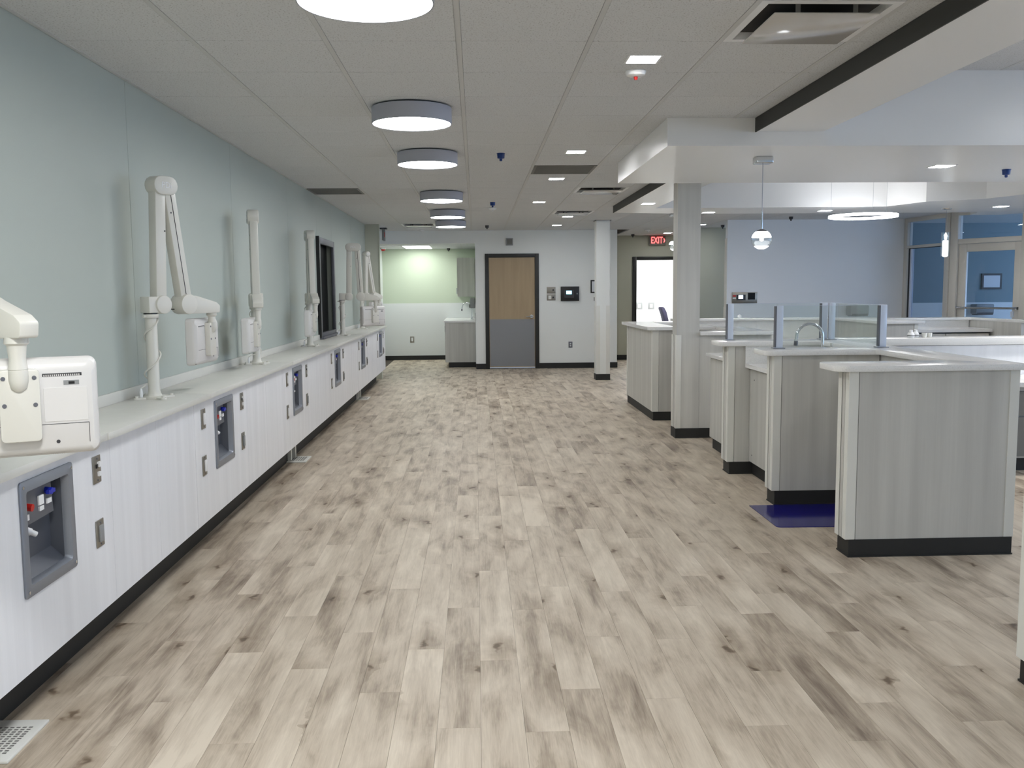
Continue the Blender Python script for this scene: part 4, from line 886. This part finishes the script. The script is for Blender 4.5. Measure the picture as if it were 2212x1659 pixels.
def downlight(x, y, z, label, s=0.075, proto={}):
    if not proto:
        t = thing('downlight', (x, y, z), label, 'downlight', 'recessed square downlights')
        q = s+0.012
        obj('trim_ring', MB().box(x-q, x+q, y-q, y-s, z-0.003, z).box(x-q, x+q, y+s, y+q, z-0.003, z).box(x-q, x-s, y-s, y+s, z-0.003, z).box(x+s, x+q, y-s, y+s, z-0.003, z), 'white', t)
        obj('lens', MB().box(x-s, x+s, y-s, y+s, z-0.002, z-0.0005), 'down', t)
        proto['t'] = t; return t
    return dup(proto['t'], (x, y, z), label)
DL = [(0.853, 4.735, ZC, 'largest square downlight, over the middle of the hall ceiling'), (0.85, 7.834, ZC, 'square downlight just before the dark return grille'), (0.848, 9.687, ZC, 'square downlight just past the dark return grille'),
      (0.84, 12.21, ZC, 'square downlight fourth along the hall row'), (1.454, 14.63, ZC, 'square downlight right of the hall row near a slot diffuser'), (1.452, 16.53, ZC, 'square downlight nearest the far door wall'),
      (3.94, 18.93, ZC, 'square downlight above the red exit sign corridor'), (2.151, 11.545, 2.566, 'square downlight in the soffit strip beyond the black fascia'), (3.25, 12.9, 2.566, 'square downlight right of the big column, left of a pair'),
      (3.62, 13.4, ZC, 'square downlight right of the big column, right of a pair'), (4.82, 12.7, 2.566, 'square downlight just left of the glowing ring'), (3.75, 7.40, 2.47, 'large square downlight in the header over the ledge'), (7.0, 12.19, 2.566, 'square downlight above the glass door'),
      (4.05, 16.6, ZC, 'small downlight just right of the big column top')]
for q in DL: downlight(*q)
# extra unseen lamps added under the header to brighten the ledge and stations
for (x, y, z) in ((5.6, 7.4, 2.46), (7.4, 7.4, 2.46)): area('station_fill', (x, y, z), (0, 0, 0), 0.15, 0.15, 26, (1, 0.97, 0.93))

def sprinkler(x, y, z, label, mat='capblue', proto={}):
    if mat not in proto:
        t = thing('sprinkler', (x, y, z), label, 'sprinkler', 'capped ceiling sprinklers')
        obj('escutcheon', MB().lathe(x, y, [(0.036, z-0.004), (0.036, z-0.0005)], 18), mat, t)
        obj('cap', MB().lathe(x, y, [(0.007, z-0.066), (0.012, z-0.062), (0.012, z-0.046), (0.030, z-0.042), (0.033, z-0.004)], 18), mat, t, smooth=True)
        proto[mat] = t; return t
    return dup(proto[mat], (x, y, z), label)
sprinkler(0.224, 7.9, ZC, 'blue capped sprinkler nearest, right of the third drum light')
sprinkler(0.232, 12.2, ZC, 'blue capped sprinkler second along the hall, beside a detector')
sprinkler(0.211, 16.48, ZC, 'dark capped sprinkler just before the far door wall', 'dark')
sprinkler(3.286, 19.33, ZC, 'dark capped sprinkler left of the exit sign', 'dark')
sprinkler(4.474, 16.71, ZC, 'dark capped sprinkler above the narrow green-grey niche wall', 'dark')
sprinkler(5.095, 14.88, ZC, 'dark capped sprinkler over the pale blue-white wall', 'dark')
sprinkler(4.405, 7.613, 2.47, 'blue capped sprinkler at right, under the header')
sprinkler(-0.58, 20.2, 2.43, 'dark capped sprinkler in the alcove ceiling', 'dark')
sprinkler(9.6, 15.9, 2.66, 'blue capped sprinkler seen through the glass transom')
def detector(x, y, z, label, red=False):
    t = thing('smoke_detector', (x, y, z), label, 'detector', 'ceiling detectors')
    obj('detector_base', MB().lathe(x, y, [(0.03, z-0.030), (0.048, z-0.022), (0.055, z-0.008), (0.055, z-0.0005)], 22), 'white', t, smooth=True)
    obj('detector_tip', MB().lathe(x, y, [(0.008, z-0.045), (0.012, z-0.03)], 12), 'red' if red else 'white', t)
detector(0.86, 4.99, ZC, 'white ceiling detector with red tip beside the largest downlight', True)
detector(0.248, 13.05, ZC, 'white ceiling detector behind the second blue sprinkler'); detector(-1.0, 17.55, ZC, 'white ceiling detector just before the alcove beam')
detector(3.334, 17.9, ZC, 'white ceiling detector left of the corridor downlight')
t = thing('smoke_alarm', (-1.95, 19.8, 2.43), 'white alarm with red ring in the alcove ceiling corner', 'alarm'); obj('alarm_base', MB().lathe(-1.95, 19.8, [(0.055, 2.40), (0.065, 2.4295)], 20), 'white', t); obj('red_ring', MB().lathe(-1.95, 19.8, [(0.02, 2.365), (0.045, 2.375), (0.045, 2.40)], 20), 'red', t)

def diffuser(q, label):
    k, j = cell(*q); x0, y0 = GX+k*T+0.0125, GY+j*T+0.002; x1, y1 = x0+T-0.025, y0+T-0.004
    t = thing('ceiling_diffuser', ((x0+x1)/2, (y0+y1)/2, ZC), label, 'diffuser', 'plaque diffusers')
    z = ZC-0.001; w = 0.035
    def rg(ins, zz): return [(x0+ins, y0+ins, zz), (x1-ins, y0+ins, zz), (x1-ins, y1-ins, zz), (x0+ins, y1-ins, zz)]
    obj('diffuser_frame', MB().loft([rg(0, z+0.014), rg(0, z), rg(w, z), rg(w+0.012, z+0.05), rg(w+0.06, z+0.07), rg(w+0.06, z+0.074), rg(0.0, z+0.05)], cap=False), 'white', t)
    obj('plaque', MB().prism([(x0+0.07, y0+0.07), (x1-0.07, y0+0.07), (x1-0.07, y1-0.07), (x0+0.07, y1-0.07)], z-0.030, z-0.022), plaque_m, t, bevel=0.004)
    obj('throat', MB().box(x0+0.08, x1-0.08, y0+0.08, y1-0.08, z+0.072, z+0.078), 'black', t)
    for dx in (0.12, -0.12):
        for ya in (y0+0.08, y1-0.085): obj('hanger', MB().box((x0+x1)/2+dx-0.01, (x0+x1)/2+dx+0.01, ya, ya+0.005, z-0.025, z+0.07), 'grille', t)
plaque_m = plain('gloss_enamel', srgb(205, 202, 198), 0.1)
diffuser(DIFF[0], 'large white plaque diffuser at the top right of the hall ceiling'); diffuser(DIFF[1], 'plaque diffuser near the second black fascia, seen edge-on'); diffuser(DIFF[2], 'plaque diffuser farther on, before the white column'); diffuser(DIFF[3], 'plaque diffuser near the alcove, seen edge-on')
for q, lab in zip(RET, ('grey return grille in the middle of the hall ceiling', 'grey return grille in the ceiling beside the left wall')):
    k, j = cell(*q); x0, y0 = max(GX+k*T+0.0125, -1.88), GY+j*T+0.002; x1, y1 = GX+(k+1)*T-0.0125, y0+T-0.004
    t = thing('return_grille', ((x0+x1)/2, (y0+y1)/2, ZC), lab, 'grille', 'return grilles')
    obj('grille_frame', MB().box(x0, x1, y0, y0+0.025, ZC-0.004, ZC+0.01).box(x0, x1, y1-0.025, y1, ZC-0.004, ZC+0.01).box(x0, x0+0.025, y0+0.025, y1-0.025, ZC-0.004, ZC+0.01).box(x1-0.025, x1, y0+0.025, y1-0.025, ZC-0.004, ZC+0.01), 'grille', t)
    m = MB()
    for r in range(26): yy = y0+0.03+r*0.0212; m.box(x0+0.025, x1-0.025, yy, yy+0.010, ZC-0.002, ZC+0.008)
    o = obj('louvre_blades', m, 'grille', t); obj('grille_back', MB().box(x0, x1, y0, y1, ZC+0.012, ZC+0.02), 'dark', t)

# alcove troffer
t = thing('troffer_light', (-1.21, 19.6, 2.43), 'flat glowing ceiling panel in the far alcove', 'ceiling light')
obj('troffer_frame', MB().box(-1.50, -0.92, 18.98, 20.2, 2.427, 2.43), 'white', t); obj('diffuser', MB().box(-1.48, -0.94, 19.0, 20.18, 2.424, 2.427), 'alc', t)

# pendants
def globe_pendant(x, y, zcap, zc, r, label):
    t = thing('globe_pendant', (x, y, zcap), label, 'pendant light', 'globe pendants')
    obj('canopy', MB().box(x-0.063, x+0.063, y-0.05, y+0.05, zcap-0.05, zcap-0.0005), 'chrome', t, bevel=0.006)
    obj('cable', MB().cyl((x, y, zcap-0.05), (x, y, zc+r+0.10), 0.0025, n=8), 'steel', t)
    obj('stem', MB().cyl((x, y, zc+r+0.005), (x, y, zc+r+0.13), 0.006, n=10), 'chrome', t, smooth=True)
    obj('globe_cap', MB().lathe(x, y, [(r*0.55, zc+r*0.80), (r*0.45, zc+r*0.93), (r*0.12, zc+r*1.04)], 20), 'dark_steel', t, smooth=True)
    arc = lambda a, b, rr, n=9: [(rr*math.cos(a+(b-a)*k/n), zc+rr*math.sin(a+(b-a)*k/n)) for k in range(n+1)]
    obj('upper_shade', MB().lathe(x, y, arc(0.22, 0.92, r), 28), 'globe', t, smooth=True)
    obj('lower_lens', MB().lathe(x, y, arc(-1.35, -0.72, r*0.97), 28), 'globe', t, smooth=True)
    obj('glass_globe', MB().lathe(x, y, arc(-0.72, 0.22, r), 28), 'glass', t, smooth=True)
    obj('bulb', MB().lathe(x, y, [(r*0.08, zc-r*0.14), (r*0.2, zc-r*0.08), (r*0.2, zc+r*0.2)], 16), 'globe', t, smooth=True)
globe_pendant(2.127, 6.85, 2.47, 1.867, 0.074, 'globe pendant with glowing bands on a thin cable over the ledge')
globe_pendant(2.795, 13.0, 2.566, 2.117, 0.074, 'globe pendant mostly hidden behind the big column')
x, y = 6.40, 12.45
t = thing('cylinder_pendant', (x, y, 2.566), 'glass cylinder pendant with a glowing tube, hanging before the storefront', 'pendant light')
obj('canopy', MB().lathe(x, y, [(0.06, 2.552), (0.065, 2.5655)], 22), 'chrome', t, smooth=True); obj('cable', MB().cyl((x, y, 2.552), (x, y, 2.24), 0.002, n=8), 'steel', t)
obj('glass_cylinder', MB().loft([[(x+r*math.cos(2*PI*k/24), y+r*math.sin(2*PI*k/24), z) for k in range(24)] for r, z in ((0.057, 1.92), (0.057, 2.245), (0.054, 2.245), (0.054, 1.92))], cap=False), 'glass', t, smooth=True)
obj('glow_tube', MB().lathe(x, y, [(0.02, 1.915), (0.037, 1.93), (0.037, 2.13), (0.03, 2.135)], 20), 'globe', t, smooth=True); obj('socket', MB().lathe(x, y, [(0.008, 2.135), (0.016, 2.16), (0.02, 2.20), (0.006, 2.24)], 14), 'globe', t, smooth=True)
# ring light
x, y, z, R = 4.90, 11.62, 2.40, 0.40
t = thing('ring_light', (x, y, z), 'large glowing ring light hanging in the ceiling tray', 'ceiling light')
n = 64; sec = [(R-0.016, z-0.014), (R+0.016, z-0.014), (R+0.016, z+0.018), (R-0.016, z+0.018)]
obj('ring_body', MB().loft([[(x+r*math.cos(2*PI*k/n), y+r*math.sin(2*PI*k/n), zz) for k in range(n)] for r, zz in sec+[sec[0]]], cap=False), 'ring', t)
for k in range(3):
    a = 2*PI*k/3+0.4; obj('hanging_wire', MB().cyl((x+R*math.cos(a), y+R*math.sin(a), z+0.03), (x+R*math.cos(a), y+R*math.sin(a), 2.97), 0.0012, n=6), 'steel', t)

# ================================================================== WALL DEVICES
def front_plate(name, cat, x0, x1, z0, z1, y, label, mat, th=0.008, grp=None):
    t = thing(name, ((x0+x1)/2, y, z0), label, cat, grp)
    obj('plate', MB().box(x0, x1, y-th, y-0.0005, z0, z1), mat, t, bevel=0.002); return t
t = front_plate('power_outlet', 'outlet', 1.781, 1.858, 0.396, 0.514, 17.8, 'steel duplex outlet low on the wall right of the door', 'dark_steel')
for z in (0.435, 0.475): obj('socket', MB().cyl((1.82, 17.792, z), (1.82, 17.789, z), 0.014, n=14), 'white', t)
t = front_plate('power_outlet', 'outlet', -1.463, -1.374, 0.382, 0.516, 20.442, 'steel outlet with white insert low on the alcove wall', 'plate')
obj('white_insert', MB().box(-1.437, -1.40, 20.428, 20.434, 0.41, 0.49), 'white', t)
t = front_plate('wall_plate', 'wall plate', 1.364, 1.533, 1.444, 1.57, 17.8, 'upper square steel plate with black button right of the door', 'plate'); obj('button', MB().cyl((1.487, 17.792, 1.51), (1.487, 17.785, 1.51), 0.016, n=14), 'black', t)
t = front_plate('wall_plate', 'wall plate', 1.364, 1.533, 1.311, 1.432, 17.8, 'lower square steel plate with button and label right of the door', 'plate'); obj('button', MB().cyl((1.487, 17.792, 1.37), (1.487, 17.785, 1.37), 0.016, n=14), 'black', t); obj('pale_label', MB().box(1.395, 1.45, 17.789, 17.792, 1.335, 1.405), 'guard', t)
t = front_plate('control_panel', 'control panel', 1.632, 1.985, 1.298, 1.576, 17.8, 'black wall control panel with a small glowing blue screen', 'black', 0.05)
obj('keypad', MB().box(1.70, 1.885, 17.745, 17.75, 1.36, 1.51), 'dark', t); obj('screen', MB().box(1.735, 1.84, 17.741, 17.745, 1.43, 1.495), 'screen', t); obj('key_lock', MB().cyl((1.945, 17.75, 1.437), (1.945, 17.743, 1.437), 0.011, n=12), 'chrome', t)
t = front_plate('picture_frame', 'picture frame', 2.209, 2.46, 1.446, 1.696, 17.8, 'black framed notice half hidden behind the white column', 'black', 0.02)
obj('paper', MB().box(2.234, 2.435, 17.777, 17.78, 1.471, 1.671), 'paper', t)
t = front_plate('thermostat', 'thermostat', 2.276, 2.35, 1.295, 1.367, 17.8, 'small dark wall device below the black framed notice', 'dark', 0.02)
t = front_plate('wall_speaker', 'speaker', 0.588, 0.719, 2.368, 2.50, 17.8, 'small grey wall speaker above the wooden door', 'grey', 0.05); obj('speaker_face', MB().box(0.605, 0.702, 17.747, 17.75, 2.385, 2.483), 'grille', t)
t = front_plate('wall_plate', 'wall plate', 4.323, 4.752, 1.261, 1.448, 15.5, 'wide grey steel wall panel with lit screen and black square', 'plate', 0.02)
obj('screen_bezel', MB().box(4.395, 4.55, 15.472, 15.48, 1.312, 1.405), 'black', t); obj('screen', MB().box(4.43, 4.505, 15.469, 15.472, 1.335, 1.395), 'screen2', t); obj('black_panel', MB().box(4.592, 4.713, 15.474, 15.48, 1.322, 1.435), 'blackglass', t); obj('red_label', MB().box(4.332, 4.388, 15.477, 15.48, 1.37, 1.40), 'red', t); obj('pale_label', MB().box(4.332, 4.388, 15.477, 15.48, 1.335, 1.358), 'sticker', t)
def towel(x0, x1, y, z0, z1, label):
    t = thing('towel_dispenser', ((x0+x1)/2, y, z0), label, 'dispenser'); d = 0.2
    obj('cover', MB().loft([[(a, yy, zz) for a, zz in rrect(x1-x0, z1-z0, 0.02, 4, (x0+x1)/2, (z0+z1)/2)] for yy in (y-0.001, y-d)]), 'grey', t, bevel=0.01); obj('lower_lip', MB().box(x0+0.02, x1-0.02, y-d-0.005, y-0.02, z0-0.012, z0+0.03), 'dark', t)
towel(6.29, 6.60, 15.5, 1.04, 1.214, 'grey towel dispenser on the pale wall seen through the glass screen'); towel(9.04, 9.37, 16.585, 1.01, 1.19, 'grey towel dispenser inside the blue room behind the glass door')
t = thing('picture_frame', (9.42, 16.6, 1.45), 'black framed certificate on the blue wall behind the glass door', 'picture frame')
obj('frame', MB().box(9.225, 9.60, 16.575, 16.5995, 1.455, 1.745), 'black', t); obj('paper', MB().box(9.262, 9.562, 16.572, 16.575, 1.492, 1.708), 'paper', t)
# exit signs
t = thing('exit_sign', (3.88, 19.75, 2.44), 'lit red EXIT sign with right arrow above the bright doorway', 'sign')
obj('sign_box', MB().box(3.70, 4.055, 19.72, 19.75, 2.443, 2.645), 'grille', t, bevel=0.004)
RX = Matrix(((1, 0, 0, 0), (0, 0, 1, 0), (0, 1, 0, 0), (0, 0, 0, 1)))
text('exit_lettering', 'EXIT', 0.16, 'exit', Matrix.Translation((3.868, 19.718, 2.543)) @ RX @ Matrix.Diagonal((0.78, 1.25, 1, 1)), t, 0.002)
obj('chevron', MB().add([(4.008, 19.717, 2.585), (4.025, 19.717, 2.585), (4.045, 19.717, 2.543), (4.025, 19.717, 2.501), (4.008, 19.717, 2.501), (4.026, 19.717, 2.543)], [(0, 1, 2, 5), (5, 2, 3, 4)]), 'exit', t)
t = thing('exit_sign', (-1.66, 17.0, ZC), 'hanging exit sign seen edge-on before the alcove beam', 'sign')
obj('sign_canopy', MB().box(-1.72, -1.60, 16.9, 17.1, ZC-0.02, ZC-0.0005), 'dark', t); obj('sign_box', MB().box(-1.675, -1.645, 16.85, 17.15, 2.43, ZC-0.02), 'grille', t)
RY = Matrix(((0, 0, 1, 0), (1, 0, 0, 0), (0, 1, 0, 0), (0, 0, 0, 1)))
text('exit_lettering', 'EXIT', 0.11, 'red', Matrix.Translation((-1.643, 17.0, 2.53)) @ RY @ Matrix.Diagonal((0.75, 1.2, 1, 1)), t, 0.001)
# corridor office
for i, x in enumerate((4.28, 4.60)):
    t = front_plate('power_outlet', 'outlet', x, x+0.17, 0.98, 1.16, 24.6, 'pale grey outlet on the bright office wall, %s one' % ('left' if i == 0 else 'right'), 'grey', 0.01, None)
    obj('socket', MB().box(x+0.05, x+0.12, 24.582, 24.59, 1.02, 1.12), 'white', t)
t = thing('office_chair', (4.78, 23.0, 0), 'dark navy office chair back showing in the bright doorway', 'chair')
m = MB(); prof = [(4.60, 1.06), (4.63, 1.075), (4.67, 1.06), (4.73, 0.95), (4.78, 0.75), (4.80, 0.58), (4.72, 0.56), (4.69, 0.72), (4.645, 0.9), (4.60, 1.02)]
m.loft([[(a, y, z) for a, z in prof] for y in (22.8, 23.2)]); obj('backrest', m, 'seat', t, bevel=0.01)
obj('seat', MB().box(4.28, 4.78, 22.77, 23.23, 0.44, 0.52), 'seat', t, bevel=0.02); obj('gas_post', MB().cyl((4.55, 23, 0.08), (4.55, 23, 0.44), 0.03), 'black', t)
for k in range(5):
    a = 2*PI*k/5; l = obj('leg', MB().cyl((4.55, 23, 0.09), (4.55+0.27*math.cos(a), 23+0.27*math.sin(a), 0.07), 0.018, n=8), 'black', t); obj('caster', MB().cyl((4.55+0.27*math.cos(a)-0.02, 23+0.27*math.sin(a), 0.03), (4.55+0.27*math.cos(a)+0.02, 23+0.27*math.sin(a), 0.03), 0.029, n=12), 'black', l)

# ================================================================== ALCOVE CASEWORK
t = thing('sink_cabinet', (-0.32, 19.4, 0), 'grey wood-grain sink cabinet in the far alcove', 'cabinet')
obj('side_panel', MB().box(-0.61, -0.016, 18.28, 18.30, 0.10, 0.886), 'lam_grey', t); obj('body', MB().box(-0.60, -0.016, 18.30, 20.43, 0.10, 0.886), 'lam_grey', t); obj('toe_kick', MB().box(-0.55, -0.016, 18.285, 20.43, 0, 0.10), 'base', t)
for k in range(3):
    d = obj('cabinet_door', MB().box(-0.62, -0.60, 18.31+k*0.70, 18.995+k*0.70, 0.11, 0.88), 'lam_grey', t); obj('door_pull', MB().box(-0.645, -0.62, 18.9+k*0.7, 18.92+k*0.7, 0.68, 0.80), 'steel', d)
o = obj('counter_top', MB().box(-0.65, -0.016, 18.25, 20.43, 0.888, 0.922).box(-0.03, -0.016, 18.27, 20.43, 0.922, 1.02), 'quartz', t)
gooseneck(-0.085, 18.9, 0.922, 1.27, 0.20, 0.012, 'chrome gooseneck faucet on the alcove counter')
t = thing('upper_cabinet', (-0.2, 19.8, 1.39), 'grey wood-grain upper cabinet on the alcove wall above the sink', 'cabinet')
obj('body', MB().box(-0.365, -0.016, 19.2, 20.43, 1.39, 2.19), 'lam_grey', t)
for k in range(2):
    d = obj('cabinet_door', MB().box(-0.385, -0.365, 19.2+k*0.615, 19.81+k*0.615, 1.395, 2.185), 'lam_grey', t); obj('door_pull', MB().box(-0.41, -0.385, 19.7+k*0.12, 19.72+k*0.12, 1.45, 1.57), 'steel', d)
t = thing('soap_dispenser', (-0.06, 18.55, 1.16), 'grey soap dispenser on the alcove wall below the upper cabinet', 'dispenser')
obj('shell', MB().box(-0.12, -0.015, 18.5, 18.62, 1.16, 1.37), 'grey', t, bevel=0.02); obj('push_lever', MB().box(-0.135, -0.12, 18.52, 18.60, 1.17, 1.24), 'dark', t)
